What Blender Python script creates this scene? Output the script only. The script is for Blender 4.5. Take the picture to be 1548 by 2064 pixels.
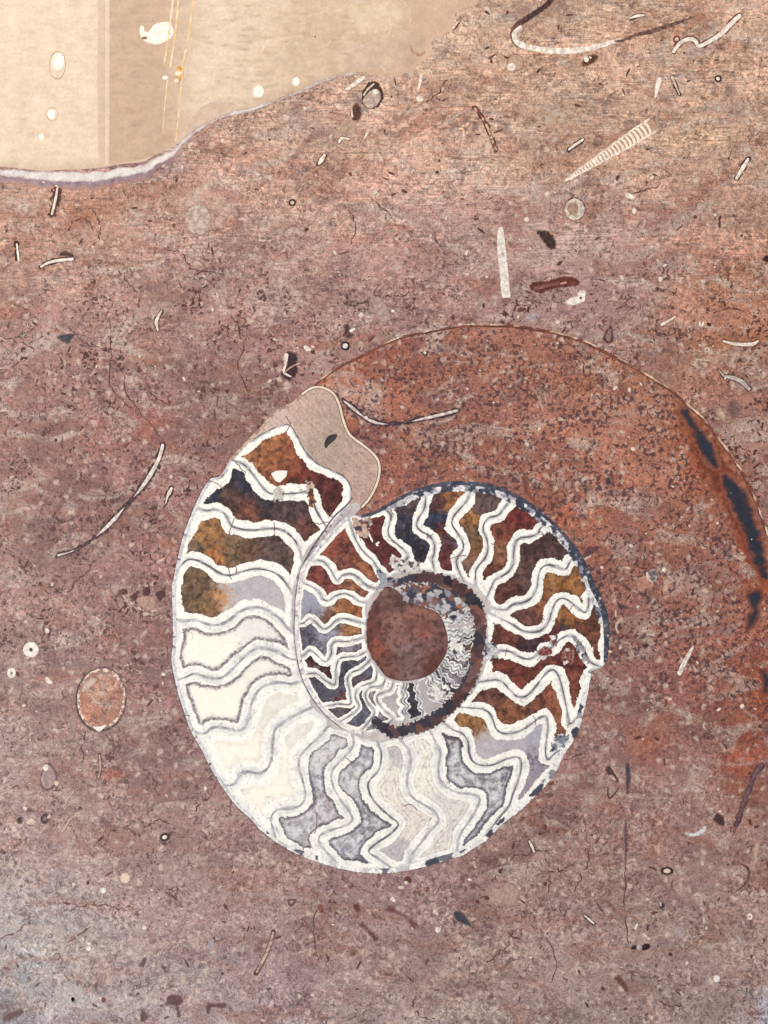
import bpy, math, random
import numpy as np

# ------------------------------------------------------------------ camera, world, lamps, exposure
S = 0.0002                      # metres per unit of the survey grid (1548 x 2064 units over the framed stone)
CX, CY = 774.0, 1032.0
sc = bpy.context.scene
for o in list(bpy.data.objects):
    bpy.data.objects.remove(o)

cam_d = bpy.data.cameras.new("camera")
cam = bpy.data.objects.new("camera", cam_d)
sc.collection.objects.link(cam)
cam_d.lens = 60.0
cam_d.sensor_width = 36.0
cam_d.clip_start = 0.01
cam_d.clip_end = 50.0
cam.location = (0, 0, 2064 * S * 60.0 / 36.0)
cam.rotation_euler = (0, 0, 0)
sc.camera = cam

world = bpy.data.worlds.new("World")
sc.world = world
world.use_nodes = True
bg = world.node_tree.nodes["Background"]
bg.inputs[0].default_value = (0.92, 0.95, 1.0, 1)
bg.inputs[1].default_value = 0.30

def area(name, loc, target, size, power, col, size_y=None):
    d = bpy.data.lights.new(name, 'AREA')
    d.energy = power
    d.color = col
    d.shape = 'RECTANGLE'
    d.size = size
    d.size_y = size_y or size
    o = bpy.data.objects.new(name, d)
    sc.collection.objects.link(o)
    o.location = loc
    import mathutils
    v = mathutils.Vector(target) - mathutils.Vector(loc)
    o.rotation_euler = v.to_track_quat('-Z', 'Y').to_euler()
    return o

# soft room light from the side, warm window beyond the far edge of the stone
area("room_light", (-1.5, -0.6, 2.4), (0, 0, 0), 1.6, 56.0, (1.0, 0.985, 0.965))
area("window_light", (-0.34, 0.84, 0.98), (0, 0.05, 0), 0.9, 7.5, (1.0, 0.92, 0.82), 0.5)

sc.view_settings.view_transform = 'Standard'
sc.view_settings.look = 'None'
sc.view_settings.gamma = 1.0
sc.view_settings.exposure = 0.0
sc.view_settings.use_curve_mapping = False

# ------------------------------------------------------------------ helpers
rng = np.random.RandomState(11)
random.seed(5)
ANG = rng.rand(8, 256, 256) * 6.283185
GXT = np.cos(ANG); GYT = np.sin(ANG)

def vnoise(x, y, k=0):
    """gradient noise, about -0.7..0.7"""
    x = np.asarray(x, float); y = np.asarray(y, float)
    xi = np.floor(x).astype(int); yi = np.floor(y).astype(int)
    fx = x - xi; fy = y - yi
    u = fx * fx * fx * (fx * (fx * 6 - 15) + 10); v = fy * fy * fy * (fy * (fy * 6 - 15) + 10)
    A = GXT[k % 8]; B = GYT[k % 8]
    x0 = xi & 255; x1 = (xi + 1) & 255; y0 = yi & 255; y1 = (yi + 1) & 255
    n00 = A[y0, x0] * fx + B[y0, x0] * fy
    n10 = A[y0, x1] * (fx - 1) + B[y0, x1] * fy
    n01 = A[y1, x0] * fx + B[y1, x0] * (fy - 1)
    n11 = A[y1, x1] * (fx - 1) + B[y1, x1] * (fy - 1)
    return (n00 * (1 - u) + n10 * u) * (1 - v) + (n01 * (1 - u) + n11 * u) * v

def fbm(x, y, scale, octv=3, k=0):
    """0..1 noise, features about `scale` units across"""
    x = np.asarray(x, float); y = np.asarray(y, float)
    s = 0; a = 1.0; t = 0
    f = 1.0 / scale
    c, q = 0.8, 0.6
    for i in range(octv):
        s = s + a * vnoise(x * f + 17.3 * i + 5.1 * k, y * f + 9.1 * i, k + i)
        x, y = c * x - q * y, q * x + c * y
        t += a * a; a *= 0.6; f *= 2.03
    return np.clip(0.5 + 0.62 * s / math.sqrt(t), 0, 1)

RJ = rng.rand(3, 256, 256)
def worley(x, y, scale, k=0, warp=0.45):
    """angular cells: random value of the cell, distance to its edge (0 at the edge)"""
    x = np.asarray(x, float); y = np.asarray(y, float)
    wx = (fbm(x, y, scale * .8, 2, k + 1) - .5) * scale * warp * 2
    wy = (fbm(x, y, scale * .8, 2, k + 3) - .5) * scale * warp * 2
    u = (x + wx) / scale + 37.7 * k; v = (y + wy) / scale + 11.3 * k
    ui = np.floor(u).astype(int); vi = np.floor(v).astype(int)
    f1 = np.full(u.shape, 9.0); f2 = np.full(u.shape, 9.0); idv = np.zeros(u.shape)
    for dj in (-1, 0, 1):
        for di in (-1, 0, 1):
            a = (ui + di) & 255; b = (vi + dj) & 255
            d = np.hypot(ui + di + RJ[0][b, a] - u, vi + dj + RJ[1][b, a] - v)
            nw = d < f1
            f2 = np.where(nw, f1, np.minimum(f2, d))
            idv = np.where(nw, RJ[2][b, a], idv)
            f1 = np.where(nw, d, f1)
    return idv, f2 - f1

def lin(c):
    c = np.asarray(c, float) / 255.0
    return np.where(c <= 0.04045, c / 12.92, ((c + 0.055) / 1.055) ** 2.4)

def W(px, py):
    return (px - CX) * S, (CY - py) * S

# tracing frames: origin and scale of the survey sheets
FR = {'A': (330, 760, 450 / 1548), 'B': (330, 1150, 450 / 1548), 'C': (480, 1400, 450 / 1548),
      'D': (850, 1350, 400 / 1548), 'E': (850, 950, 400 / 1548), 'F': (590, 960, 300 / 1548),
      'G': (590, 1200, 300 / 1548), 'H': (730, 1130, 300 / 1548),
      '1': (0, 0, 520 / 1548), '2': (510, 0, 520 / 1548), '3': (1020, 0, 528 / 1548),
      '4': (0, 500, 520 / 1548), '5': (510, 500, 520 / 1548), '6': (1020, 500, 528 / 1548),
      '7': (0, 1000, 420 / 1548), '8': (1128, 1000, 420 / 1548),
      '9': (0, 1500, 560 / 1548), 'J': (500, 1500, 560 / 1548), 'K': (988, 1500, 560 / 1548),
      'P': (0, 0, 1.0)}

def T(f, pts):
    ox, oy, s = FR[f]
    return np.array([(ox + x * s, oy + y * s) for x, y in pts], float)

def catmull(P, n=6, closed=False):
    P = np.asarray(P, float)
    m = len(P)
    out = []
    rngi = range(m) if closed else range(m - 1)
    for i in rngi:
        if closed:
            p0, p1, p2, p3 = P[i - 1], P[i], P[(i + 1) % m], P[(i + 2) % m]
        else:
            p0, p1, p2, p3 = P[max(i - 1, 0)], P[i], P[i + 1], P[min(i + 2, m - 1)]
        for j in range(n):
            t = j / n
            out.append(0.5 * ((2 * p1) + (-p0 + p2) * t + (2 * p0 - 5 * p1 + 4 * p2 - p3) * t * t
                              + (-p0 + 3 * p1 - 3 * p2 + p3) * t ** 3))
    if not closed:
        out.append(P[-1])
    return np.array(out)

def seg_dist(X, Y, P, closed, R=None):
    """distance to polyline P; with radii R returns max(R-dist)"""
    n = len(P)
    best = None
    last = n if closed else n - 1
    for i in range(last):
        a = P[i]; b = P[(i + 1) % n]
        d = b - a
        L = d @ d + 1e-12
        t = np.clip(((X - a[0]) * d[0] + (Y - a[1]) * d[1]) / L, 0, 1)
        q = np.hypot(X - a[0] - t * d[0], Y - a[1] - t * d[1])
        if R is not None:
            q = (R[i] + (R[(i + 1) % n] - R[i]) * t) - q
            best = q if best is None else np.maximum(best, q)
        else:
            best = q if best is None else np.minimum(best, q)
    return best

def inside(X, Y, P):
    n = len(P)
    r = np.zeros(X.shape, bool)
    for i in range(n):
        x1, y1 = P[i]; x2, y2 = P[(i + 1) % n]
        if y1 == y2:
            continue
        c = ((y1 > Y) != (y2 > Y)) & (X < (x2 - x1) * (Y - y1) / (y2 - y1) + x1)
        r ^= c
    return r

def grid(P, st, pad):
    P = np.asarray(P)
    x0, y0 = P.min(0) - pad; x1, y1 = P.max(0) + pad
    x0 = math.floor(x0 / st) * st; y0 = math.floor(y0 / st) * st
    xs = np.arange(x0, x1 + st, st); ys = np.arange(y0, y1 + st, st)
    return np.meshgrid(xs, ys)

def sdf(X, Y, P):
    d = seg_dist(X, Y, P, True)
    return np.where(inside(X, Y, P), d, -d)

col = sc.collection

def empty(name, px, py, parent=None):
    o = bpy.data.objects.new(name, None)
    o.empty_display_size = 0.002
    col.objects.link(o)
    x, y = W(px, py)
    o.location = (x, y, 0)
    return o

def tag(o, label, cat, group=None):
    o["label"] = label
    o["category"] = cat
    if group:
        o["group"] = group
    return o

def mesh_obj(name, V, Fc, cols, mat, parent=None, extra=None):
    """V in survey units (x, y) and metres z"""
    V = np.asarray(V, float)
    wx = (V[:, 0] - CX) * S; wy = (CY - V[:, 1]) * S
    if parent is not None:
        ox, oy = parent["_ox"], parent["_oy"]
    else:
        ox, oy = float((wx.min() + wx.max()) / 2), float((wy.min() + wy.max()) / 2)
    me = bpy.data.meshes.new(name)
    co = np.stack([wx - ox, wy - oy, V[:, 2]], 1)
    me.from_pydata(co.tolist(), [], Fc)
    at = me.color_attributes.new("Col", 'FLOAT_COLOR', 'POINT')
    c4 = np.ones((len(V), 4)); c4[:, :3] = np.clip(cols, 0, 1)
    at.data.foreach_set("color", c4.ravel().astype(np.float32))
    for k, v in (extra or {}).items():
        a = me.attributes.new(k, 'FLOAT', 'POINT')
        a.data.foreach_set("value", np.asarray(v, np.float32))
    me.materials.append(mat)
    me.update()
    o = bpy.data.objects.new(name, me)
    col.objects.link(o)
    if parent is not None:
        o.parent = parent["_o"]
    else:
        o.location = (ox, oy, 0)
    return o

def node(o):
    """handle used as a parent: keeps the world offset of the thing"""
    r = o
    x = y = 0.0
    while r is not None:
        x += r.location.x; y += r.location.y
        r = r.parent
    return {"_o": o, "_ox": x, "_oy": y}

def field_mesh(name, X, Y, F, mat, parent, ztop, colfun, bevel=0.00003, bw=3.0, zbot=-0.0006, extra=None):
    """solid plate over the region F > 0, its top edge slightly rounded"""
    ny, nx = F.shape
    ins = F > 0
    if not ins.any():
        return None
    vid = -np.ones((ny, nx), int)
    jj, ii = np.nonzero(ins)
    vid[jj, ii] = np.arange(len(jj))
    vx = list(X[jj, ii]); vy = list(Y[jj, ii]); vd = list(F[jj, ii])
    case = (ins[:-1, :-1].astype(int) + ins[:-1, 1:] + ins[1:, 1:] + ins[1:, :-1])
    faces = []
    fj, fi = np.nonzero(case == 4)
    q = np.stack([vid[fj + 1, fi], vid[fj + 1, fi + 1], vid[fj, fi + 1], vid[fj, fi]], 1)
    faces.extend(q.tolist())
    cross = {}
    walls = []
    bj, bi = np.nonzero((case > 0) & (case < 4))
    for j, i in zip(bj.tolist(), bi.tolist()):
        cs = ((j, i), (j, i + 1), (j + 1, i + 1), (j + 1, i))
        poly = []; marks = []
        for k in range(4):
            a = cs[k]; b = cs[(k + 1) & 3]
            ia = ins[a]; ib = ins[b]
            if ia:
                poly.append(int(vid[a])); marks.append(0)
            if ia != ib:
                key = (a, b) if a < b else (b, a)
                v = cross.get(key)
                if v is None:
                    fa = F[a]; fb = F[b]
                    t = fa / (fa - fb)
                    v = len(vx)
                    vx.append(X[a] + (X[b] - X[a]) * t); vy.append(Y[a] + (Y[b] - Y[a]) * t); vd.append(0.0)
                    cross[key] = v
                poly.append(v); marks.append(1 if ia else 2)
        m = len(poly)
        for k in range(m):
            if marks[k] == 1 and marks[(k + 1) % m] == 2:
                walls.append((poly[k], poly[(k + 1) % m]))
        if m >= 3:
            faces.append(poly[::-1])
    vx = np.array(vx); vy = np.array(vy); vd = np.array(vd)
    z = ztop - bevel * (1 - np.clip(vd / bw, 0, 1)) ** 2
    V = np.stack([vx, vy, z], 1)
    C = colfun(vx, vy, vd)
    ex = {k: f(vx, vy, vd) for k, f in (extra or {}).items()}
    base = {}
    bv = []
    n = len(V)
    for a, b in walls:
        for v in (a, b):
            if v not in base:
                base[v] = n + len(bv); bv.append(v)
        faces.append([a, b, base[b], base[a]])
    if bv:
        B = V[bv].copy(); B[:, 2] = zbot
        V = np.vstack([V, B]); C = np.vstack([C, C[bv]])
        ex = {k: np.concatenate([v, v[bv]]) for k, v in ex.items()}
    return mesh_obj(name, V, faces, C, mat, parent, ex)

# ------------------------------------------------------------------ materials
def nn(nt, typ, **kw):
    n = nt.nodes.new(typ)
    for k, v in kw.items():
        setattr(n, k, v)
    return n

def base_mat(name, rough=0.3, spec=0.5):
    m = bpy.data.materials.new(name)
    m.use_nodes = True
    nt = m.node_tree
    b = nt.nodes["Principled BSDF"]
    b.inputs["Roughness"].default_value = rough
    b.inputs["Specular IOR Level"].default_value = spec
    g = nn(nt, "ShaderNodeNewGeometry")
    v = nn(nt, "ShaderNodeVectorMath", operation='SCALE')
    v.inputs["Scale"].default_value = 1.0 / S        # texture space in survey units
    nt.links.new(g.outputs["Position"], v.inputs[0])
    a = nn(nt, "ShaderNodeAttribute", attribute_name="Col")
    return m, nt, b, v.outputs[0], a.outputs["Color"]

def stretch(nt, vec, sx, sy):
    mp = nn(nt, "ShaderNodeVectorMath", operation='MULTIPLY')
    mp.inputs[1].default_value = (sx, sy, 0.0)
    nt.links.new(vec, mp.inputs[0])
    return mp.outputs[0]

def noise(nt, vec, size, detail=3, rough=0.55, off=0.0, dist=0.0):
    ad = nn(nt, "ShaderNodeVectorMath", operation='ADD')
    ad.inputs[1].default_value = (off, off * 1.7, off * 0.3)
    nt.links.new(vec, ad.inputs[0])
    n = nn(nt, "ShaderNodeTexNoise", noise_dimensions='2D')
    n.inputs["Scale"].default_value = 1.0 / size
    n.inputs["Detail"].default_value = detail
    n.inputs["Roughness"].default_value = rough
    n.inputs["Distortion"].default_value = dist
    nt.links.new(ad.outputs[0], n.inputs["Vector"])
    return n.outputs[0]

def mrange(nt, val, a, b, c, d, smooth=False):
    n = nn(nt, "ShaderNodeMapRange", interpolation_type='SMOOTHSTEP' if smooth else 'LINEAR')
    n.inputs[1].default_value = a; n.inputs[2].default_value = b
    n.inputs[3].default_value = c; n.inputs[4].default_value = d
    nt.links.new(val, n.inputs[0])
    return n.outputs[0]

def math_(nt, op, a, b=None):
    n = nn(nt, "ShaderNodeMath", operation=op)
    for i, x in enumerate((a, b)):
        if x is None:
            continue
        if isinstance(x, (int, float)):
            n.inputs[i].default_value = x
        else:
            nt.links.new(x, n.inputs[i])
    return n.outputs[0]

def mix(nt, fac, a, b, typ='MIX'):
    n = nn(nt, "ShaderNodeMix", data_type='RGBA', blend_type=typ)
    if isinstance(fac, (int, float)):
        n.inputs[0].default_value = fac
    else:
        nt.links.new(fac, n.inputs[0])
    for i, x in ((6, a), (7, b)):
        if isinstance(x, tuple):
            n.inputs[i].default_value = x + (1,)
        else:
            nt.links.new(x, n.inputs[i])
    return n.outputs[2]

def scale_col(nt, colr, val):
    v = nn(nt, "ShaderNodeVectorMath", operation='SCALE')
    nt.links.new(colr, v.inputs[0]); nt.links.new(val, v.inputs["Scale"])
    return v.outputs[0]

def L(*c):
    return tuple(float(x) for x in lin(c))

def matrix_material():
    m, nt, b, vec, c = base_mat("fossil_limestone", 0.36, 0.30)
    at_s = nn(nt, "ShaderNodeAttribute", attribute_name="streak").outputs["Fac"]
    at_p = nn(nt, "ShaderNodeAttribute", attribute_name="spot").outputs["Fac"]
    # bend the texture space so grains are irregular
    wn = nn(nt, "ShaderNodeTexNoise", noise_dimensions='2D')
    wn.inputs["Scale"].default_value = 1 / 14.0; wn.inputs["Detail"].default_value = 3
    nt.links.new(vec, wn.inputs["Vector"])
    sub = nn(nt, "ShaderNodeVectorMath", operation='SUBTRACT'); sub.inputs[1].default_value = (.5, .5, .5)
    nt.links.new(wn.outputs[1], sub.inputs[0])
    scl = nn(nt, "ShaderNodeVectorMath", operation='SCALE'); scl.inputs["Scale"].default_value = 16.0
    nt.links.new(sub.outputs[0], scl.inputs[0])
    ad = nn(nt, "ShaderNodeVectorMath", operation='ADD')
    nt.links.new(vec, ad.inputs[0]); nt.links.new(scl.outputs[0], ad.inputs[1])
    vw = ad.outputs[0]
    # cloudy mottling, drawn out sideways in the bedded part
    at_f = nn(nt, "ShaderNodeAttribute", attribute_name="fleck").outputs["Fac"]
    vs = stretch(nt, vec, 0.5, 1.0)
    big = noise(nt, vs, 130, 6, 0.62, 31.0, 0.7)
    c = scale_col(nt, c, mrange(nt, big, 0.32, 0.68, 0.76, 1.26))
    tint = noise(nt, vs, 64, 6, 0.68, 77.0, 0.9)
    c = mix(nt, mrange(nt, tint, 0.51, 0.64, 0.0, 0.62), c, L(192, 172, 160))
    tint2 = noise(nt, vs, 84, 6, 0.66, 177.0, 1.0)
    c = mix(nt, mrange(nt, tint2, 0.52, 0.66, 0.0, 0.52), c, L(150, 96, 76))
    tint3 = noise(nt, vec, 74, 6, 0.66, 277.0, 1.0)
    c = mix(nt, mrange(nt, tint3, 0.52, 0.68, 0.0, 0.48), c, L(120, 88, 92))
    # zones of stronger and weaker grain
    zone = mrange(nt, noise(nt, vec, 120, 3, 0.6, 505.0, 0.5), 0.38, 0.60, 0.32, 1.0)
    g1 = noise(nt, vw, 8.0, 3, 0.62, 5.0, 0.5)
    g1v = math_(nt, 'ADD', math_(nt, 'MULTIPLY', mrange(nt, g1, 0.30, 0.70, -0.50, 0.58), zone), 1.0)
    c = scale_col(nt, c, g1v)
    g2 = noise(nt, vec, 3.4, 2, 0.6, 15.0)
    c = scale_col(nt, c, mrange(nt, g2, 0.27, 0.73, 0.74, 1.28))
    # pale irregular grains
    vo = nn(nt, "ShaderNodeTexVoronoi", voronoi_dimensions='2D')
    vo.inputs["Scale"].default_value = 1 / 15.0
    nt.links.new(vw, vo.inputs["Vector"])
    sepc = nn(nt, "ShaderNodeSeparateColor"); nt.links.new(vo.outputs["Color"], sepc.inputs[0])
    cell = math_(nt, 'MULTIPLY', mrange(nt, sepc.outputs[0], 0.74, 0.93, 0.0, 0.66), mrange(nt, vo.outputs["Distance"], 0.1, 0.5, 1.0, 0.0))
    c = mix(nt, cell, c, L(218, 196, 180))
    # dark filaments between the grains
    for size, off, w, dens, amt in ((9.0, 91.0, 0.024, 0.45, 0.72), (24.0, 191.0, 0.012, 0.51, 0.66)):
        ln = noise(nt, vw, size, 3, 0.6, off, 0.6)
        ln = mrange(nt, math_(nt, 'ABSOLUTE', math_(nt, 'SUBTRACT', ln, 0.5)), 0.004, w + 0.012, 1.0, 0.0)
        msk = mrange(nt, noise(nt, vec, size * 2.6, 3, 0.6, off + 50.0), dens, dens + 0.10, 0.0, amt)
        c = mix(nt, math_(nt, 'MULTIPLY', ln, msk), c, L(88, 54, 52))
    # saw streaks, in patches
    st = noise(nt, stretch(nt, vec, 1 / 34.0, 1 / 4.2), 1.0, 4, 0.65, 3.0)
    pm = mrange(nt, noise(nt, stretch(nt, vec, 1 / 260.0, 1 / 45.0), 1.0, 3, 0.6, 63.0), 0.40, 0.62, 0.12, 1.0)
    stv = math_(nt, 'MULTIPLY', mrange(nt, st, 0.3, 0.7, -0.56, 0.62), math_(nt, 'MULTIPLY', at_s, pm))
    c = scale_col(nt, c, math_(nt, 'ADD', stv, 1.0))
    # dark flecks, clustered
    f1 = noise(nt, vw, 8.0, 3, 0.62, 55.0, 0.5)
    patch = noise(nt, vec, 62.0, 4, 0.6, 205.0)
    thr = math_(nt, 'ADD', f1, mrange(nt, patch, 0.3, 0.7, -0.13, 0.095))
    fl = math_(nt, 'MULTIPLY', mrange(nt, thr, 0.59, 0.645, 0.0, 1.0), at_f)
    c = mix(nt, fl, c, L(78, 44, 40))
    # iron and manganese spots of the body chamber
    s1 = noise(nt, vec, 8.5, 2, 0.5, 320.0, 0.4)
    s2 = noise(nt, vec, 66.0, 4, 0.62, 410.0, 0.4)
    thr = math_(nt, 'ADD', s1, mrange(nt, s2, 0.32, 0.68, -0.12, 0.09))
    sp = math_(nt, 'MULTIPLY', mrange(nt, thr, 0.555, 0.62, 0.0, 0.88), at_p)
    c = mix(nt, sp, c, L(74, 50, 56))
    nt.links.new(c, b.inputs["Base Color"])
    nt.links.new(mrange(nt, g1, 0.3, 0.7, 0.42, 0.32), b.inputs["Roughness"])
    bp = nn(nt, "ShaderNodeBump")
    bp.inputs["Strength"].default_value = 0.06
    bp.inputs["Distance"].default_value = 0.0004
    nt.links.new(f1, bp.inputs["Height"]); nt.links.new(bp.outputs[0], b.inputs["Normal"])
    return m

def simple_material(name, amp_big, big, amp_small, small, rough, spec=0.5, hair=0.0, haircol=(120, 105, 105)):
    m, nt, b, vec, c = base_mat(name, rough, spec)
    n1 = noise(nt, vec, big, 4, 0.6, 12.0, 0.3)
    c = scale_col(nt, c, mrange(nt, n1, 0.28, 0.72, 1 - amp_big, 1 + amp_big))
    n2 = noise(nt, vec, small, 3, 0.65, 44.0)
    c = scale_col(nt, c, mrange(nt, n2, 0.28, 0.72, 1 - amp_small, 1 + amp_small))
    if hair:
        ln = noise(nt, vec, 46.0, 3, 0.55, 91.0, 0.6)
        ln = mrange(nt, math_(nt, 'ABSOLUTE', math_(nt, 'SUBTRACT', ln, 0.5)), 0.0015, 0.007, 1.0, 0.0)
        msk = mrange(nt, noise(nt, vec, 60.0, 2, 0.5, 140.0), 0.54, 0.62, 0.0, hair)
        c = mix(nt, math_(nt, 'MULTIPLY', ln, msk), c, L(*haircol))
    nt.links.new(c, b.inputs["Base Color"])
    bp = nn(nt, "ShaderNodeBump")
    bp.inputs["Strength"].default_value = 0.05
    bp.inputs["Distance"].default_value = 0.0003
    nt.links.new(n1, bp.inputs["Height"]); nt.links.new(bp.outputs[0], b.inputs["Normal"])
    return m

M_MATRIX = matrix_material()
M_CALC = simple_material("white_calcite", 0.06, 14, 0.05, 4, 0.30, 0.3, 0.8)
M_FILL = simple_material("stained_crystal", 0.12, 12, 0.12, 3.6, 0.28, 0.22)
M_SHELL = simple_material("shell_calcite", 0.12, 9, 0.14, 3.2, 0.34, 0.22)
M_TAN = simple_material("cream_limestone", 0.07, 26, 0.07, 6, 0.30)

# ------------------------------------------------------------------ colour survey of the stone
CTRL = [
 (1000,60,198,163,141),(1200,60,193,159,136),(1400,60,193,157,135),(1540,60,198,161,138),(800,60,211,179,153),
 (300,330,183,143,124),(550,260,193,157,136),(700,250,193,155,137),(900,250,196,159,138),(1200,250,198,161,139),(1450,250,196,159,135),
 (60,420,185,145,126),(200,420,172,128,107),(350,430,183,147,135),(600,420,179,142,127),(850,420,185,147,135),(1100,420,187,153,139),(1400,420,185,147,132),
 (60,560,174,135,120),(300,560,170,136,127),(600,560,164,128,119),(900,560,164,128,121),(1150,560,170,136,129),(1450,560,176,131,111),
 (60,700,153,117,110),(300,700,155,120,113),(550,700,149,111,104),(1250,640,162,126,120),(1450,700,169,120,98),
 (60,850,151,109,100),(250,850,150,109,101),(450,850,142,106,102),(1500,850,155,114,104),
 (60,1000,151,112,102),(250,1000,144,104,98),(60,1200,153,119,110),(250,1200,146,108,102),
 (60,1400,151,118,111),(280,1400,142,108,104),(60,1600,151,121,113),(250,1600,149,117,110),(420,1600,145,110,108),
 (60,1750,160,135,133),(300,1750,160,135,128),(500,1750,155,125,121),(800,1790,149,118,118),(1000,1750,146,114,107),(1250,1700,152,120,113),(1500,1750,160,126,118),
 (60,1900,174,168,170),(250,1900,164,141,140),(500,1900,160,133,132),(750,1900,155,130,124),(1000,1900,155,130,124),(1250,1900,153,130,124),(1500,1900,157,135,128),
 (20,2050,155,145,150),(250,2040,160,143,145),(500,2040,157,139,142),(800,2040,153,133,132),(1100,2040,149,130,126),(1400,2040,153,132,128),
 (1230,1450,146,102,94),(1200,1580,148,115,109),(1350,1620,148,113,104),
]
CH_CTRL = [
 (700,760,173,96,73),(800,800,166,109,90),(1000,740,167,113,96),(1200,800,173,121,102),(1350,900,168,113,89),(900,900,164,109,93),(1000,930,162,108,93),
 (1200,950,166,111,96),(1350,1100,160,106,91),(1300,1300,153,108,97),(1450,1350,151,96,84),(1530,1400,155,85,63),
 (1240,1330,138,96,87),(1400,1200,156,107,91),(1150,1020,163,104,86),(1250,1500,156,109,98),(1400,1500,155,103,86),(1350,1600,150,110,101),
]
BLOBS = [  # mineral stains: x, y, radius x, radius y, colour, weight
 (40,1960,55,60,(172,170,176),0.85),(140,1995,34,36,(186,180,174),0.5),(1545,2040,40,40,(172,172,182),0.8),(30,2030,40,20,(110,84,76),0.5),
 (200,425,70,22,(150,98,66),0.45),(230,1560,26,10,(150,66,44),0.7),(200,1690,60,40,(150,98,80),0.5),
 (1500,700,90,30,(172,108,66),0.5),(1480,600,80,60,(176,112,80),0.4),(300,720,40,30,(170,112,84),0.4),
 (300,850,36,30,(160,92,74),0.5),(200,1010,60,30,(120,82,84),0.4),(110,1130,70,30,(122,88,88),0.35),
 (500,830,34,40,(96,84,90),0.55),(330,860,40,16,(128,70,56),0.4),(400,1250,30,80,(128,88,88),0.35),
 (1220,1330,40,26,(112,72,68),0.5),(1190,1480,34,50,(150,118,118),0.45),(980,1730,60,16,(112,80,76),0.4),(760,1775,120,18,(132,104,108),0.45),
 (360,1440,18,80,(136,92,94),0.4),(460,1640,26,40,(140,98,94),0.3),
 (1290,540,80,30,(150,130,126),0.4),(560,440,70,26,(168,142,130),0.35),(1120,500,60,30,(168,146,136),0.4),(200,330,120,16,(120,88,98),0.55),(320,340,60,14,(110,78,92),0.6),
 (20,1500,50,160,(172,158,150),0.4),(60,1880,90,60,(178,170,168),0.6),(250,2030,90,40,(168,156,156),0.45),(150,1950,60,60,(176,164,160),0.4),(420,1960,70,40,(160,144,144),0.4),
 (620,1800,70,40,(164,142,136),0.35),(560,1760,60,30,(160,128,116),0.4),(1480,1900,70,50,(158,136,124),0.35),(880,1960,90,50,(152,128,116),0.35),
 (300,380,90,20,(142,96,76),0.5),(640,330,120,24,(156,104,80),0.45),(470,300,40,16,(160,106,80),0.4),(900,180,120,22,(160,108,82),0.45),(1120,120,70,30,(162,112,84),0.4),(1330,60,90,24,(164,112,80),0.45),(760,480,90,20,(150,104,90),0.4),(1000,330,70,20,(206,172,140),0.5),(1130,250,90,20,(208,174,146),0.45),(760,300,80,18,(204,172,146),0.4),(1420,280,90,22,(206,172,138),0.45),(980,480,60,26,(178,156,148),0.45),(1300,440,90,22,(150,112,104),0.4),
 (450,1110,14,30,(120,84,84),0.4),(340,1300,14,60,(112,80,82),0.45),(480,1670,40,16,(120,88,88),0.45),(1100,1640,40,30,(124,92,90),0.4),
 (1180,330,90,30,(190,140,108),0.35),(720,620,40,20,(166,146,140),0.4),
]
RUST = [
 (1500,1530,44,90,(156,76,50),0.75),(1545,1180,40,26,(172,84,46),0.7),(1545,1420,26,60,(160,78,46),0.6),
 (1370,880,24,34,(160,88,60),0.75),(1395,930,16,50,(162,84,58),0.8),(1440,985,26,34,(160,84,58),0.75),(1500,1090,14,60,(156,76,50),0.75),(1530,1150,24,20,(150,74,50),0.7),
 (1120,1040,60,20,(176,92,58),0.55),(690,760,50,22,(172,84,52),0.6),(820,950,40,40,(150,88,76),0.4),(1180,760,100,50,(180,116,88),0.4),
 (1310,1510,40,40,(156,86,60),0.45),(760,900,30,40,(112,76,84),0.5),(1330,1250,60,40,(166,112,98),0.4),(1240,990,30,30,(166,84,60),0.4),
]

def survey(x, y, ctrl, sig):
    x = np.asarray(x, float); y = np.asarray(y, float)
    acc = np.zeros((len(x), 3)); wsum = np.zeros(len(x))
    for cx, cy, r, g, b in ctrl:
        w = np.exp(-((x - cx) ** 2 + (y - cy) ** 2) / (2 * sig * sig)) + 1e-9
        acc += w[:, None] * lin((r, g, b)); wsum += w
    return acc / wsum[:, None]

def blobs(c, x, y, bl):
    for bx, by, rx, ry, cc, w in bl:
        q = ((x - bx) / rx) ** 2 + ((y - by) / ry) ** 2
        near = q < 9
        if not near.any():
            continue
        n = fbm(x[near], y[near], 22, 3, 3)
        k = w * np.clip(np.exp(-q[near] * 0.8) * (0.35 + 1.5 * n), 0, 1)
        c[near] = c[near] * (1 - k[:, None]) + lin(cc) * k[:, None]
    return c

def stone_col(x, y, d=None):
    xc = np.clip(x, -150, 1700); yc = np.clip(y, -150, 2214)
    c = survey(xc, yc, CTRL, 95.0)
    return blobs(c, x, y, BLOBS) * 1.06

def streak_att(x, y, d=None):
    return np.clip(1.0 - (y - 250) / 800.0, 0.18, 1.0) * 0.85

def fleck_att(x, y, d=None):
    t = np.interp(y, [0, 420, 620, 1000, 1500, 1800, 2064], [.30, .42, .86, .95, .80, .58, .55])
    return t * (0.55 + 0.9 * fbm(x, y, 170, 3, 6))

def chamber_blend(x, y):
    """how strongly the red sediment of the living chamber replaces the pale matrix"""
    n = fbm(x, y, 60, 3, 5) * 160 - 80
    lim = 1520 + (x - 1250) * 0.35
    return np.clip((lim + n - y) / 220.0, 0, 1)

def chamber_col(x, y, d=None):
    a = survey(x, y, CH_CTRL, 85.0)
    a = blobs(a, x, y, RUST)
    k = chamber_blend(x, y)[:, None]
    b = blobs(stone_col(x, y), x, y, RUST)
    return a * k + b * (1 - k)

def spot_att(x, y, d=None):
    return np.clip(chamber_blend(x, y), 0, 1) * 0.95

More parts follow.
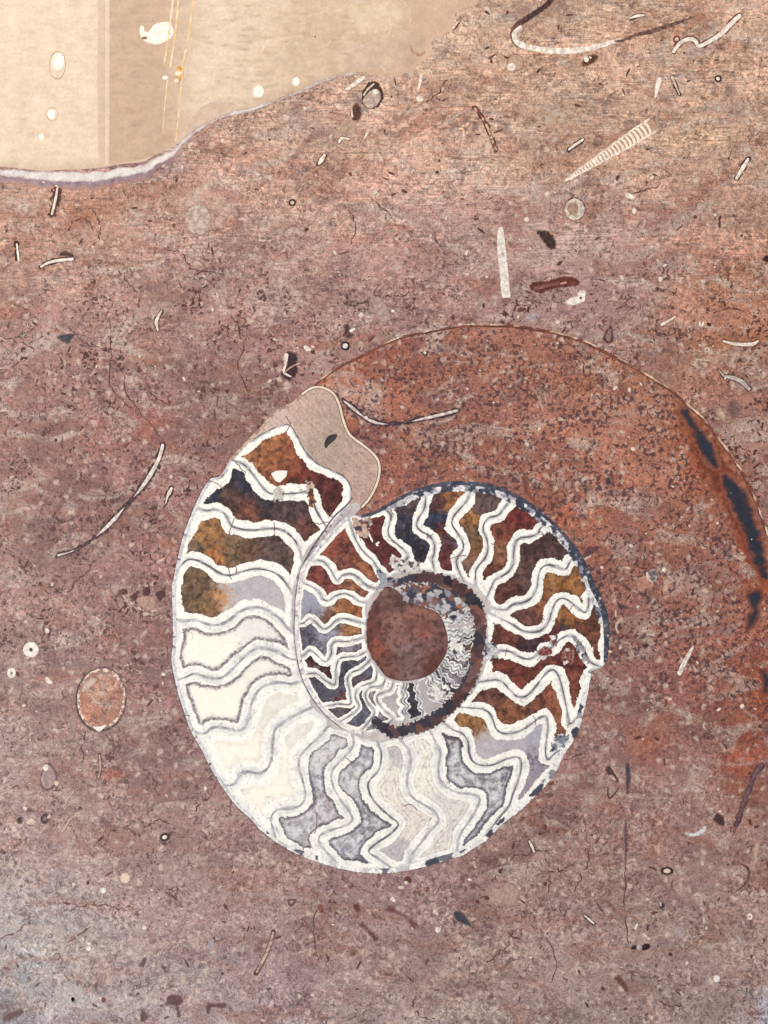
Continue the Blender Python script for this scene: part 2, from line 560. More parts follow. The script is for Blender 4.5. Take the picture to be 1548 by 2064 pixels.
# ------------------------------------------------------------------ the slab
def axis(a, b, st):
    core = np.arange(a - 60, b + 60 + st, st)
    lo = []; p = core[0]; s = st
    while p > a - 1800:
        s *= 1.25; p -= s; lo.append(p)
    hi = []; p = core[-1]; s = st
    while p < b + 1800:
        s *= 1.25; p += s; hi.append(p)
    return np.array(lo[::-1] + core.tolist() + hi)

xs = axis(0, 1548, 4.0); ys = axis(0, 2064, 4.0)
GX, GY = np.meshgrid(xs, ys)
ny, nx = GX.shape
V = np.stack([GX.ravel(), GY.ravel(), np.zeros(GX.size)], 1)
idx = np.arange(GX.size).reshape(ny, nx)
faces = np.stack([idx[1:, :-1], idx[1:, 1:], idx[:-1, 1:], idx[:-1, :-1]], -1).reshape(-1, 4).tolist()
ring = list(idx[0, :]) + list(idx[1:, -1]) + list(idx[-1, -2::-1]) + list(idx[-2:0:-1, 0])
nb = len(V)
bot = V[ring].copy(); bot[:, 2] = -0.025
V = np.vstack([V, bot])
m_ = len(ring)
for k in range(m_):
    faces.append([int(ring[k]), int(ring[(k + 1) % m_]), nb + (k + 1) % m_, nb + k])
faces.append([nb + k for k in range(m_)])
cc = stone_col(V[:, 0], V[:, 1])
slab = mesh_obj("stone_slab", V, faces, cc, M_MATRIX, None,
                {"streak": streak_att(V[:, 0], V[:, 1]), "spot": np.zeros(len(V)), "fleck": fleck_att(V[:, 0], V[:, 1])})
slab["kind"] = "structure"
slab["label"] = "polished brown fossil limestone slab with reddish and grey mottling"

# ------------------------------------------------------------------ the ammonite
WO = np.vstack([
    T('A', [(960,120),(900,180),(780,240),(660,370),(570,460),(470,570),(400,690),(320,720),(240,860),(200,960),(150,1090),(110,1250),(80,1400)]),
    T('B', [(70,120),(75,350),(75,500),(65,620),(85,740),(110,850),(150,970),(200,1110),(270,1230),(340,1370),(420,1500)]),
    T('C', [(0,770),(90,850),(150,920),(250,1000),(370,1070),(470,1110),(600,1155),(700,1185),(850,1215),(1050,1220),(1250,1185),(1400,1140)]),
    T('D', [(310,1430),(380,1390),(500,1310),(620,1190),(760,1080),(850,990),(950,890),(1040,760),(1090,650),(1160,545),(1210,440),(1250,290),(1280,150),(1300,30)]),
    T('E', [(1400,1530),(1432,1480),(1440,1300),(1430,1150),(1390,1020),(1330,900),(1280,760),(1210,630),(1110,500),(1000,390),(880,290),(750,205),(600,140),(450,105),(250,95),(100,115),(0,140)]),
    T('F', [(1200,190),(1000,300),(850,380),(720,415),(640,405),(560,440),(400,600),(250,770),(120,940),(80,1100),(50,1300)]),
    T('G', [(50,150),(40,350),(50,500),(80,700),(130,880),(220,1050),(330,1200),(450,1310),(600,1400),(800,1440)]),
    T('H', [(330,1690),(500,1665),(850,1540),(1000,1400),(1085,1215),(1135,1000),(1170,800),(1185,640),(1125,480),(970,370),(800,300)]),
])
N_OUT = 72           # points of the outer coil that face the surrounding stone
WI = np.vstack([
    T('A', [(1375,900),(1300,880),(1130,1080),(1000,1200),(950,1330),(905,1500)]),
    T('B', [(895,350),(910,450),(925,620),(955,740),(1020,870),(1035,940),(1130,1020),(1150,1080)]),
    T('C', [(700,235),(785,265),(960,320),(1100,300)]),
    T('D', [(60,460),(230,330),(370,190),(440,80)]),
    T('E', [(480,1548),(500,1380),(505,1240),(500,1100),(540,1060),(440,920),(250,830),(100,800)]),
    T('F', [(1400,980),(1150,1000),(1000,1070),(900,1170),(780,1320)]),
    T('G', [(770,300),(760,450),(790,600),(850,700),(930,820),(1050,880),(1230,890),(1400,830),(1500,740)]),
    T('H', [(850,1010),(890,880),(870,720),(810,570),(720,510),(600,490)]),
])
SEP = [
 T('A', [(960,120),(1030,75),(1110,75),(1180,120),(1220,200),(1245,300),(1290,400),(1380,470),(1450,530),(1490,590),(1495,670),(1470,760),(1420,850),(1375,900)]),
 T('A', [(600,450),(690,390),(780,350),(865,330),(920,400),(960,480),(1010,550),(1080,610),(1170,650),(1250,690),(1300,775),(1290,885)]),
 T('A', [(470,575),(560,610),(630,690),(690,770),(750,810),(830,810),(920,805),(1000,800),(1030,850),(1060,930),(1140,1060)]),
 T('A', [(215,900),(290,925),(360,920),(425,950),(465,1025),(520,1050),(620,1062),(740,1050),(820,1060),(890,1110),(935,1180),(965,1290)]),
 T('A', [(100,1330),(160,1270),(230,1270),(310,1310),(390,1360),(460,1375),(540,1350),(630,1330),(720,1340),(790,1370),(840,1420),(905,1520)]),
 T('B', [(75,330),(130,350),(220,345),(300,370),(380,375),(450,345),(520,290),(590,260),(660,255),(730,280),(800,330),(850,390),(905,440)]),
 T('B', [(85,765),(160,735),(220,715),(300,740),(390,745),(460,700),(520,640),(580,580),(650,540),(730,545),(800,570),(870,610),(925,620)]),
 T('B', [(205,1110),(280,1130),(340,1090),(420,1090),(500,1110),(560,1090),(590,1010),(610,920),(650,840),(720,790),(800,775),(880,785),(955,770)]),
 T('B', [(415,1490),(490,1480),(530,1410),(590,1395),(660,1405),(720,1370),(750,1290),(755,1200),(770,1110),(820,1060),(900,1010),(980,970),(1035,945)]),
 T('C', [(270,1015),(240,930),(230,850),(270,800),(350,790),(430,770),(465,700),(450,610),(425,520),(425,440),(480,365),(560,295),(620,225),(650,215)]),
 T('C', [(690,1180),(630,1110),(570,1040),(565,980),(640,940),(740,910),(790,870),(770,810),(715,735),(665,650),(645,570),(665,510),(730,440),(790,370),(800,310),(785,265)]),
 T('C', [(1080,1215),(980,1140),(905,1090),(960,1030),(1050,970),(1110,900),(1060,850),(990,790),(930,720),(900,640),(915,590),(970,530),(990,460),(990,390),(960,320)]),
 T('C', [(1190,1190),(1200,1120),(1250,1050),(1320,960),(1385,880),(1370,820),(1300,770),(1230,730),(1180,670),(1170,590),(1190,500),(1195,430),(1165,360),(1110,300)]),
 T('D', [(270,1440),(300,1290),(370,1180),(430,1080),(450,1000),(390,970),(290,960),(200,920),(140,850),(130,750),(145,650),(120,590),(60,460)]),
 T('D', [(470,1330),(600,1160),(680,1060),(710,970),(750,870),(775,770),(770,700),(730,680),(650,700),(560,740),(470,745),(400,715),(370,650),(360,560),(320,500),(250,470),(150,395)]),
 T('D', [(1120,610),(1040,650),(985,700),(965,640),(975,540),(985,440),(970,370),(930,370),(870,410),(790,465),(700,495),(630,495),(580,460),(555,390),(525,335),(470,305),(390,298),(280,290)]),
 T('D', [(1240,330),(1160,420),(1130,300),(1105,180),(1075,70),(1040,10),(1000,5),(950,50),(900,115),(850,175),(800,210),(740,205),(690,160),(640,105),(590,80),(510,85),(430,100)]),
 T('E', [(1400,1525),(1320,1490),(1270,1400),(1210,1310),(1150,1280),(1080,1310),(1020,1370),(950,1380),(890,1440),(830,1465),(760,1445),(700,1410),(640,1400),(500,1400)]),
 T('E', [(1380,1010),(1310,985),(1300,1050),(1275,1100),(1220,1070),(1150,1010),(1090,990),(1045,1020),(1015,1090),(985,1180),(930,1240),(850,1255),(770,1235),(700,1190),(510,1095)]),
 T('E', [(1220,650),(1160,700),(1125,760),(1060,750),(990,730),(940,750),(910,810),(900,900),(860,980),(800,1020),(710,1040),(650,1080),(540,1065)]),
 T('E', [(1000,395),(930,440),(900,490),(840,510),(770,520),(730,560),(718,640),(712,720),(680,780),(620,820),(570,850),(545,900),(500,1000)]),
 T('E', [(720,195),(640,290),(600,340),(530,360),(490,400),(480,460),(510,540),(515,620),(490,680),(440,740),(420,790),(420,900)]),
 T('E', [(400,100),(350,230),(300,290),(250,350),(235,410),(270,470),(310,530),(325,600),(290,660),(270,720),(330,865)]),
 T('F', [(1390,140),(1370,330),(1310,430),(1290,520),(1350,580),(1420,620),(1470,700),(1470,800),(1450,870),(1480,990)]),
 T('F', [(940,330),(1020,400),(1010,490),(990,570),(1020,650),(1090,710),(1160,770),(1200,830),(1180,880),(1230,990)]),
 T('F', [(580,430),(640,620),(690,720),(760,810),(830,870),(880,950),(930,1010),(990,1075)]),
 T('F', [(160,880),(300,880),(370,940),(420,1010),(460,1080),(520,1030),(610,1015),(690,1060),(750,1120),(830,1160),(900,1170)]),
 T('F', [(80,1100),(200,1150),(270,1200),(320,1280),(380,1290),(450,1240),(540,1220),(620,1250),(690,1300),(780,1315)]),
 T('G', [(50,300),(110,290),(180,240),(250,290),(320,350),(390,320),(450,260),(530,240),(620,260),(770,300)]),
 T('G', [(60,640),(120,620),(180,570),(250,620),(340,690),(400,610),(400,530),(450,480),(560,480),(650,460),(760,440)]),
 T('G', [(110,830),(240,810),(330,880),(430,930),(450,860),(450,750),(490,660),(580,640),(680,630),(785,570)]),
 T('G', [(300,1160),(480,1130),(600,1130),(590,1000),(570,870),(620,800),(700,770),(770,710),(820,650)]),
 T('G', [(480,1320),(640,1220),(690,1150),(650,1060),(680,970),(750,930),(840,900),(870,850),(880,750)]),
 T('G', [(700,1420),(850,1230),(790,1130),(755,1050),(770,990),(830,950),(930,940),(970,840)]),
 T('G', [(900,1380),(1040,1290),(950,1190),(885,1110),(880,1040),(950,1010),(1020,980),(1050,880)]),
]

def polyline_param(P, q, tmin):
    best = (1e9, tmin)
    for i in range(len(P) - 1):
        if i + 1 < tmin:
            continue
        a, b = P[i], P[i + 1]
        d = b - a
        t = float(np.clip(((q - a) @ d) / (d @ d + 1e-9), 0, 1))
        if i + t < tmin:
            t = tmin - i
        e = np.hypot(*(a + t * d - q))
        if e < best[0]:
            best = (e, i + t)
        if i > tmin + 104:
            break
    return best[1]

def at_param(P, t):
    i = min(int(t), len(P) - 2)
    return P[i] + (P[i + 1] - P[i]) * (t - i)

def slice_line(P, t0, t1):
    out = [at_param(P, t0)]
    for i in range(int(math.floor(t0)) + 1, int(math.ceil(t1))):
        out.append(P[i])
    out.append(at_param(P, t1))
    return np.array(out)

# innermost turns: fine chevron septa, laid out round the core
tmp_o = polyline_param(WO, SEP[-1][0], 0)
t_o0 = [i for i in range(len(WO)) if np.hypot(*(WO[i] - T('H', [(330,1690)])[0])) < 1][0]
t_i0 = polyline_param(WI, SEP[-1][-1], len(WI) - 16)
NF = 21
for k in range(1, NF + 1):
    u = (k + (rng.rand() - .5) * .7 * (k < NF)) / NF
    po = at_param(WO, t_o0 + (len(WO) - 1 - t_o0) * u)
    pi = at_param(WI, t_i0 + (len(WI) - 1 - t_i0) * u)
    n = 8
    d = pi - po
    tang = np.array([-d[1], d[0]]) / (np.hypot(*d) + 1e-9)
    pts = []
    for j in range(n + 1):
        s = j / n
        w = (0, 1, -0.6, 0.9, -0.9, 0.5, -0.7, 0.4, 0)[j] * 4.2 * (0.7 + 0.6 * rng.rand())
        pts.append(po + d * s + tang * w)
    SEP.append(np.array(pts))

amm = empty("ammonite_fossil", 785, 1300)
tag(amm, "large coiled ammonite with white wavy-walled chambers set in the brown slab", "fossil")
AM = node(amm)

WO_s, WI_s = WO, WI
# pad of grey calcite under the whole coil
outl = catmull(WO[:N_OUT], 3)
P = np.vstack([outl, T('A', [(1375,900),(1420,850),(1470,760),(1495,670),(1490,590),(1450,530),(1380,470),(1290,400),(1245,300),(1220,200),(1180,120),(1110,75),(1030,75)])])
X, Y = grid(P, 3, 6)
def pad_col(x, y, d):
    n = fbm(x, y, 30, 3, 2)[:, None]
    return lin((216, 208, 204)) * n + lin((180, 166, 162)) * (1 - n)
field_mesh("umbilical_calcite", X, Y, sdf(X, Y, P), M_CALC, AM, 0.00008, pad_col)

# living chamber filled with red sediment
BCP = np.vstack([
    T('5', [(340,850),(430,770),(540,700),(680,630),(830,555),(920,525),(1040,500),(1180,475),(1280,460),(1400,460)]),
    T('6', [(0,455),(80,462),(170,475),(300,500),(420,535),(500,565),(600,620),(720,680),(820,740),(900,790),(980,840),(1060,915),(1150,990),(1240,1100),(1320,1210),(1400,1330),(1450,1430),(1490,1525)]),
    T('8', [(1490,120),(1540,260)]),
    np.array([(1580,1180),(1604,1320),(1600,1460),(1570,1600),(1520,1720),(1440,1800),(1330,1790),(1250,1720),(1185,1640),(1120,1570),(1140,1500),(1170,1430),(1180,1370)]),
    T('E', [(1400,1510),(1420,1400),(1410,1150),(1370,1020),(1310,900),(1260,770),(1190,640),(1090,510),(980,400),(860,300),(730,225),(600,170),(450,135),(250,125),(100,140)]),
    T('F', [(1200,230),(1000,340),(850,420),(720,440)]),
    T('A', [(1375,900),(1420,850),(1470,760),(1490,670),(1485,590),(1445,535),(1375,475),(1285,405),(1240,300),(1215,200),(1175,125),(1110,80),(1030,80)]),
])
BCP = catmull(BCP, 3, True)
X, Y = grid(BCP, 4, 8)
Fb = sdf(X, Y, BCP)
field_mesh("body_chamber", X, Y, Fb, M_MATRIX, AM, 0.00005, chamber_col, extra={"streak": lambda x, y, d: streak_att(x, y) * 0.5, "spot": spot_att, "fleck": lambda x, y, d: fleck_att(x, y) * .35})

# chambers -----------------------------------------------------------------
def C_(f, x, y, r, c):
    p = T(f, [(x, y)])[0]
    return (p[0], p[1], r, c)

OCH = (158, 106, 52); BRN = (124, 82, 58); DRK = (84, 60, 58); RED = (112, 52, 42); NAV = (56, 60, 74)
OLV = (122, 98, 68); LIL = (186, 183, 187); GRY = (146, 146, 156); BLU = (118, 120, 134); ORG = (168, 98, 56)
SPEC = {
 1: (15, 'stain', [C_('A',720,470,30,(170,108,58)),C_('A',840,560,30,(160,92,52)),C_('A',920,640,22,(136,62,42)),C_('A',1000,690,25,RED),C_('A',1140,850,30,(98,46,44))]),
 2: (15, 'stain', [C_('A',560,730,26,NAV),C_('A',350,810,16,NAV),C_('A',480,820,18,(98,70,64)),C_('A',580,940,24,(122,74,56)),C_('A',690,900,16,(62,58,68)),C_('A',860,930,26,(92,72,74)),C_('A',960,1050,20,(112,72,62)),C_('A',440,900,16,(84,56,52))]),
 3: (15, 'stain', [C_('A',330,1080,26,(172,122,62)),C_('A',480,1180,26,(132,104,74)),C_('A',370,1230,12,(190,116,44)),C_('A',590,1190,16,(118,84,60)),C_('A',800,1210,34,(104,82,76)),C_('A',230,1200,14,(120,100,80))]),
 4: (15, 'stain', [C_('B',220,140,28,OLV),C_('B',320,230,18,(150,110,66)),C_('B',395,190,16,(196,140,78)),C_('B',640,160,46,LIL),C_('B',480,220,16,(196,182,170))]),
 5: (15, 'rim', [C_('B',300,560,60,(254,246,232)),C_('B',640,420,40,(236,232,226))]),
 6: (15, 'rim', [C_('B',320,920,60,(254,246,232)),C_('B',640,700,40,(244,238,226))]),
 7: (22, 'cream', [C_('B',400,1250,60,(254,246,231)),C_('B',780,900,40,(238,232,220))]),
 8: (22, 'cream', [C_('B',700,1500,60,(254,246,231)),C_('B',950,1100,30,(240,234,224))]),
 9: (15, 'speck', [C_('C',560,430,20,(206,200,198)),C_('C',590,620,24,(150,144,152)),C_('C',600,800,26,(166,154,158)),C_('C',440,950,30,(166,158,162))]),
 10: (15, 'speck', [C_('C',860,470,20,(156,152,158)),C_('C',790,620,20,(186,180,182)),C_('C',930,880,26,(130,124,132)),C_('C',740,1050,26,(150,142,154)),C_('C',800,1150,16,(120,118,130))]),
 11: (15, 'weak', [C_('C',1070,600,30,(242,234,222)),C_('C',1100,430,20,(206,198,200)),C_('C',1240,900,30,(236,226,216)),C_('C',1080,1090,26,(196,188,190))]),
 12: (15, 'weak', [C_('C',1310,600,30,(246,240,226)),C_('C',1430,760,24,(226,218,214)),C_('D',280,1040,30,(232,224,216))]),
 13: (14, 'speck', [C_('D',240,560,14,(96,82,88)),C_('D',260,720,20,(142,140,150)),C_('D',480,830,30,(134,128,136)),C_('D',640,830,20,(108,102,114)),C_('D',560,1080,26,(142,136,144))]),
 14: (14, 'stain', [C_('D',410,430,22,(162,116,62)),C_('D',520,600,26,LIL),C_('D',700,600,30,(176,176,184)),C_('D',880,520,24,(172,172,184)),C_('D',870,680,16,(142,140,152)),C_('D',830,850,20,(150,146,158))]),
 15: (14, 'stain', [C_('D',560,200,22,(116,70,62)),C_('D',700,320,28,(152,94,56)),C_('D',820,310,12,(84,52,46)),C_('D',900,220,20,(128,74,52)),C_('D',1040,190,16,(158,92,58)),C_('D',1060,400,22,(152,92,64))]),
 16: (14, 'stain', [C_('D',740,60,26,(124,58,44)),C_('E',850,1530,26,(116,60,48)),C_('D',1160,100,16,(132,72,52)),C_('E',1180,1440,18,(118,52,44))]),
 17: (12, 'stain', [C_('E',700,1260,20,(122,64,48)),C_('E',830,1340,20,(78,52,66)),C_('E',1000,1270,18,(110,50,48)),C_('E',1120,1130,22,(150,98,44)),C_('E',1250,1250,22,(118,70,48)),C_('E',1100,1220,10,(64,62,80)),C_('E',620,1270,12,(92,50,48))]),
 18: (13, 'stain', [C_('E',1080,840,24,(160,112,58)),C_('E',1180,880,20,(160,106,46)),C_('E',960,1020,22,(156,98,56)),C_('E',800,1120,26,(116,74,68))]),
 19: (13, 'stain', [C_('E',900,600,30,(86,60,58)),C_('E',800,800,26,(104,78,72)),C_('E',690,930,22,(106,62,54)),C_('E',1000,600,20,(90,66,64))]),
 20: (13, 'stain', [C_('E',760,370,22,(122,50,46)),C_('E',620,460,20,(134,72,52)),C_('E',610,640,20,(142,94,66)),C_('E',560,760,20,(118,68,52))]),
 21: (12, 'stain', [C_('E',500,240,22,(106,84,80)),C_('E',370,370,13,(170,116,52)),C_('E',400,500,18,(120,94,66)),C_('E',420,610,16,(150,100,58)),C_('E',380,700,14,(140,104,86))]),
 22: (12, 'stain', [C_('E',220,240,14,(166,106,54)),C_('E',140,240,14,(92,60,62)),C_('E',100,390,16,(54,62,82)),C_('E',150,480,12,(104,58,50)),C_('E',230,530,14,(104,78,96)),C_('E',180,630,16,(118,58,62))]),
 23: (12, 'stain', [C_('F',1220,300,20,(96,80,84)),C_('F',1170,450,20,(64,64,78)),C_('F',1250,640,20,(56,58,74)),C_('F',1340,740,16,(58,56,70))]),
 24: (10, 'stain', [C_('F',880,580,24,(108,46,48)),C_('F',740,560,16,(120,62,58)),C_('F',850,720,16,(104,48,50)),C_('F',990,870,12,(112,52,54))]),
 25: (11, 'stain', [C_('F',480,700,18,(150,76,54)),C_('F',540,740,8,(84,56,72)),C_('F',520,900,16,(130,76,60)),C_('F',760,950,18,(160,96,60)),C_('F',830,1060,12,(150,94,66))]),
 26: (10, 'stain', [C_('F',290,1000,14,(134,66,56)),C_('F',350,1030,7,(92,68,86)),C_('F',380,1170,14,(134,68,58)),C_('F',650,1130,16,(158,100,62)),C_('F',720,1220,12,(156,98,74))]),
 27: (10, 'stain', [C_('F',210,1330,24,(156,160,174)),C_('G',210,170,14,(130,134,150)),C_('G',350,210,12,(130,92,70)),C_('G',500,120,18,(168,110,62)),C_('G',630,170,12,(184,108,52))]),
 28: (9, 'stain', [C_('G',160,420,18,(108,106,122)),C_('G',330,520,20,(140,142,158)),C_('G',430,390,14,(140,142,156)),C_('G',580,370,16,(172,118,70))]),
 29: (9, 'stain', [C_('G',220,680,12,(86,52,52)),C_('G',370,800,14,(76,44,40)),C_('G',240,750,8,(120,110,120)),C_('G',440,640,12,(104,102,120)),C_('G',600,550,18,(140,136,148))]),
 30: (8, 'stain', [C_('G',560,700,20,(84,86,102)),C_('G',520,920,16,(90,90,106)),C_('G',560,1080,10,(112,60,62)),C_('G',700,700,16,(120,124,140))]),
 31: (8, 'stain', [C_('G',680,890,16,(104,92,102)),C_('G',790,780,14,(84,86,104)),C_('G',640,1000,12,(110,104,114))]),
 32: (7, 'stain', [C_('G',800,1020,14,(92,94,112)),C_('G',900,850,12,(96,98,116))]),
 33: (7, 'stain', [C_('G',940,1080,14,(140,136,142)),C_('G',1000,950,12,(110,110,126))]),
}
def tone(k):
    return {5: 0.6, 6: 0.6, 7: 0.55, 8: 0.6, 9: 0.55, 10: 0.6, 12: 0.5, 13: 0.5}.get(k, 0.9)

def gmix(x, y, pts):
    acc = np.zeros((len(x), 3)); ws = np.zeros(len(x))
    wx = x + (fbm(x, y, 14, 4, 1) - .5) * 34; wy = y + (fbm(x, y, 14, 4, 4) - .5) * 34
    for cx, cy, r, c in pts:
        w = np.exp(-(((wx - cx) ** 2 + (wy - cy) ** 2) / (r * r)) * 1.6) ** 1.0 + 1e-6 / (1 + np.hypot(wx - cx, wy - cy)) ** 3
        acc += w[:, None] * lin(c); ws += w
    return acc / ws[:, None]

WHITE = lin((254, 250, 241)); GREYW = lin((190, 187, 188)); MID = lin((228, 225, 221))

def lining_col(kk):
    soft = kk in (5, 6, 7, 8, 9, 11, 12)
    def f(x, y, d):
        n = fbm(x, y, 9, 3, 2)
        e = d + (n - .5) * 4
        lo = fbm(x, y, 30, 2, 1)
        a = np.clip((e - 3.2 * np.clip(lo * 2 - .35, 0, 1.3)) / 2.6, 0, 1)[:, None]
        c = GREYW * (1 - a) + WHITE * a
        b = np.clip((fbm(x, y, 26, 3, 6) - 0.52) * 4, 0, 1)[:, None] * 0.55
        c = c * (1 - b) + MID * b
        g = np.clip((fbm(x, y, 7, 3, 0) - .60) * 6, 0, 1)[:, None] * .5
        c = c * (1 - g) + lin((176, 170, 172)) * g
        if kk in (9, 10, 11, 12, 13, 14):
            k = ((0.5 + .5 * np.cos(e * 6.283 / 7.5)) ** 3 * .34 * np.clip(lo * 2.4 - .5, 0, 1))[:, None]
            c = c * (1 - k) + lin((170, 168, 176)) * k
        if soft:
            k = (np.exp(-((e - 8.0) / 3.0) ** 2) * .5 * np.clip(lo * 2.4 - .6, 0, 1))[:, None]
            c = c * (1 - k) + lin((198, 197, 203)) * k
        return c
    return f

def fill_col(kind, pts):
    def f(x, y, d):
        c = gmix(x, y, pts)
        lm = c.mean(1, keepdims=True)
        if kind == 'stain':
            c = (lm + (c - lm) * 0.80) * np.array([1.04, .96, .97])
        n = fbm(x, y, 7, 3, 3); n2 = fbm(x, y, 18, 3, 5)
        if kind == 'stain':
            lum = c.mean(1)
            amp = np.where(lum > 0.3, 0.08, 0.5)
            c = c * np.where(lum > 0.3, 1.0, 0.96)[:, None]
            c = c * (1 + amp * (n - .5) * 1.6 + amp * (n2 - .5) * 1.6)[:, None]
            fi, fe = worley(x, y, 15, 2)
            gi, ge = worley(x, y, 7, 5)
            fa = np.where(lum > 0.3, 0.08, 0.50)
            c = c * (1 + fa * (fi - .5) + fa * .25 * (gi - .5))[:, None]
            c = c * (1 - np.where(lum > .3, .03, .28) * np.clip(1 - fe / .10, 0, 1))[:, None]
            dk = np.clip((fbm(x, y, 15, 4, 7) - .55) * 9, 0, 1) * np.where(lum > 0.3, 0.03, 0.55)
            c = c * (1 - dk)[:, None] + lin((44, 34, 36)) * dk[:, None]
            lt = np.clip((fbm(x, y, 10, 3, 0) - .66) * 9, 0, 1) * np.where(lum > 0.3, 0.2, 0.10)
            c = c * (1 - lt)[:, None] + lin((206, 176, 140)) * lt[:, None]
            e = np.clip(1 - d / 2.6, 0, 1) * np.where(lum > 0.3, 0.0, 0.4)
            c = c * (1 - e)[:, None] + lin((66, 44, 42)) * e[:, None]
        elif kind == 'rim':
            q = d + (n - .5) * 7
            k = np.exp(-((q - 3.4) / 3.6) ** 2) * np.clip(0.2 + 1.5 * (fbm(x, y, 5, 2, 1)), 0, 1)
            g = np.clip(1 - (q - 3) / 12, 0, 1) * 0.30
            c = c * (1 - g)[:, None] + lin((206, 202, 208)) * g[:, None]
            c = c * (1 - k)[:, None] + lin((98, 86, 96)) * k[:, None]
        elif kind == 'cream':
            q = d + (n - .5) * 9
            k = np.exp(-((q - 4) / 6.0) ** 2) * np.clip(n2 * 2 - .45, 0, 1) * .5
            c = c * (1 - k)[:, None] + lin((206, 198, 192)) * k[:, None]
            c = c * (1 + .06 * (n2 - .5))[:, None]
        elif kind == 'weak':
            q = d + (n - .5) * 8
            k = (0.5 + .5 * np.cos(q * 6.283 / 9.0)) ** 2 * np.clip(1.15 - d / 26, .15, 1) * np.clip(n2 * 1.8 - .2, 0, 1) * 0.6
            c = c * (1 - k)[:, None] + lin((140, 128, 134)) * k[:, None]
            s = np.clip((fbm(x, y, 6, 3, 6) - .6) * 6, 0, 1) * .45
            c = c * (1 - s)[:, None] + lin((150, 138, 140)) * s[:, None]
        else:  # speck
            fi, fe = worley(x, y, 9, 4)
            c = c * (0.93 + .14 * fi)[:, None]
            w = np.clip((fbm(x, y, 17, 3, 6) - .36) * 4, 0, 1) * np.clip((d - 3.5) / 5, 0, 1) * 0.85
            c = c * (1 - w)[:, None] + lin((222, 220, 222)) * w[:, None]
            s = np.clip((fbm(x, y, 9.0, 3, 0) - .56) * 6, 0, 1) * 0.45
            c = c * (1 - s)[:, None] + lin((84, 76, 86)) * s[:, None]
            rg = (0.5 + .5 * np.cos((d + (n - .5) * 6) * 6.283 / 8.0)) ** 2 * .35
            c = c * (1 - rg)[:, None] + lin((214, 210, 210)) * rg[:, None]
            k = np.exp(-((d + (n - .5) * 4 - 1.5) / 2.2) ** 2) * 0.75
            c = c * (1 - k)[:, None] + lin((66, 62, 78)) * k[:, None]
        return c
    return f

tan_pts = [C_('A',950,180,60,(206,170,154)),C_('A',1100,250,60,(182,158,142)),C_('A',850,300,50,(204,178,164)),C_('A',1150,480,60,(174,154,138)),C_('A',1350,620,60,(190,160,144)),C_('A',1400,780,60,(186,156,144))]
WOs = catmull(WO, 4); WIs = catmull(WI, 4)
to = ti = 0.0
pars = []
for k, s in enumerate(SEP):
    to = polyline_param(WOs, s[0], to); ti = polyline_param(WIs, s[-1], ti)
    pars.append((to, ti))
smooth = [catmull(s, 5) for s in SEP]
for k in range(len(SEP) - 1):
    a, b = smooth[k], smooth[k + 1]
    P = np.vstack([a, slice_line(WIs, pars[k][1], pars[k + 1][1]), b[::-1], slice_line(WOs, pars[k][0], pars[k + 1][0])[::-1]])
    st = 1.35
    X, Y = grid(P, st, 4)
    D = sdf(X, Y, P)
    if k == 0:
        ch = field_mesh("chamber", X, Y, D, M_TAN, AM, 0.00016, lambda x, y, d: gmix(x, y, tan_pts) * (0.46 + .55 * fbm(x, y, 4, 3, 1) + .55 * fbm((x + y) / 4, (y - x), 9, 4, 2))[:, None] * np.where(fbm(x, y, 7, 3, 5) > .70, .72, 1.0)[:, None])
        ch["label"] = "tan sediment-filled last chamber"
        continue
    ch = field_mesh("chamber", X, Y, D, M_CALC, AM, 0.00016, lining_col(k))
    if ch is None:
        continue
    if k in SPEC:
        t, kind, pts = SPEC[k]
    else:
        t, kind = (9.0 if k == 34 else 4.2), 'stain'
        p = P.mean(0)
        pts = [(p[0], p[1], 20, random.choice([(130, 126, 132), (70, 70, 86), (60, 58, 72), (96, 70, 68), (180, 176, 178)]))]
    jag = (fbm(X, Y, 3.0, 2, 2) - .5) * 5.0 + (fbm(X, Y, 9, 2, 6) - .5) * 3.2 + (fbm(X, Y, 40, 2, 3) - .47) * 15
    if kind in ('cream', 'rim', 'weak'):
        jag *= 0.7
    if k >= 24:
        jag *= 0.6
    if k > 33:
        jag = (fbm(X, Y, 6.0, 2, 2) - .5) * 6
    Fl = D - t - jag
    hn = node(ch)
    field_mesh("filling", X, Y, np.minimum(Fl, D - 3), M_CALC if kind in ('cream', 'rim', 'weak') else M_FILL, hn, 0.00020, fill_col(kind, pts))

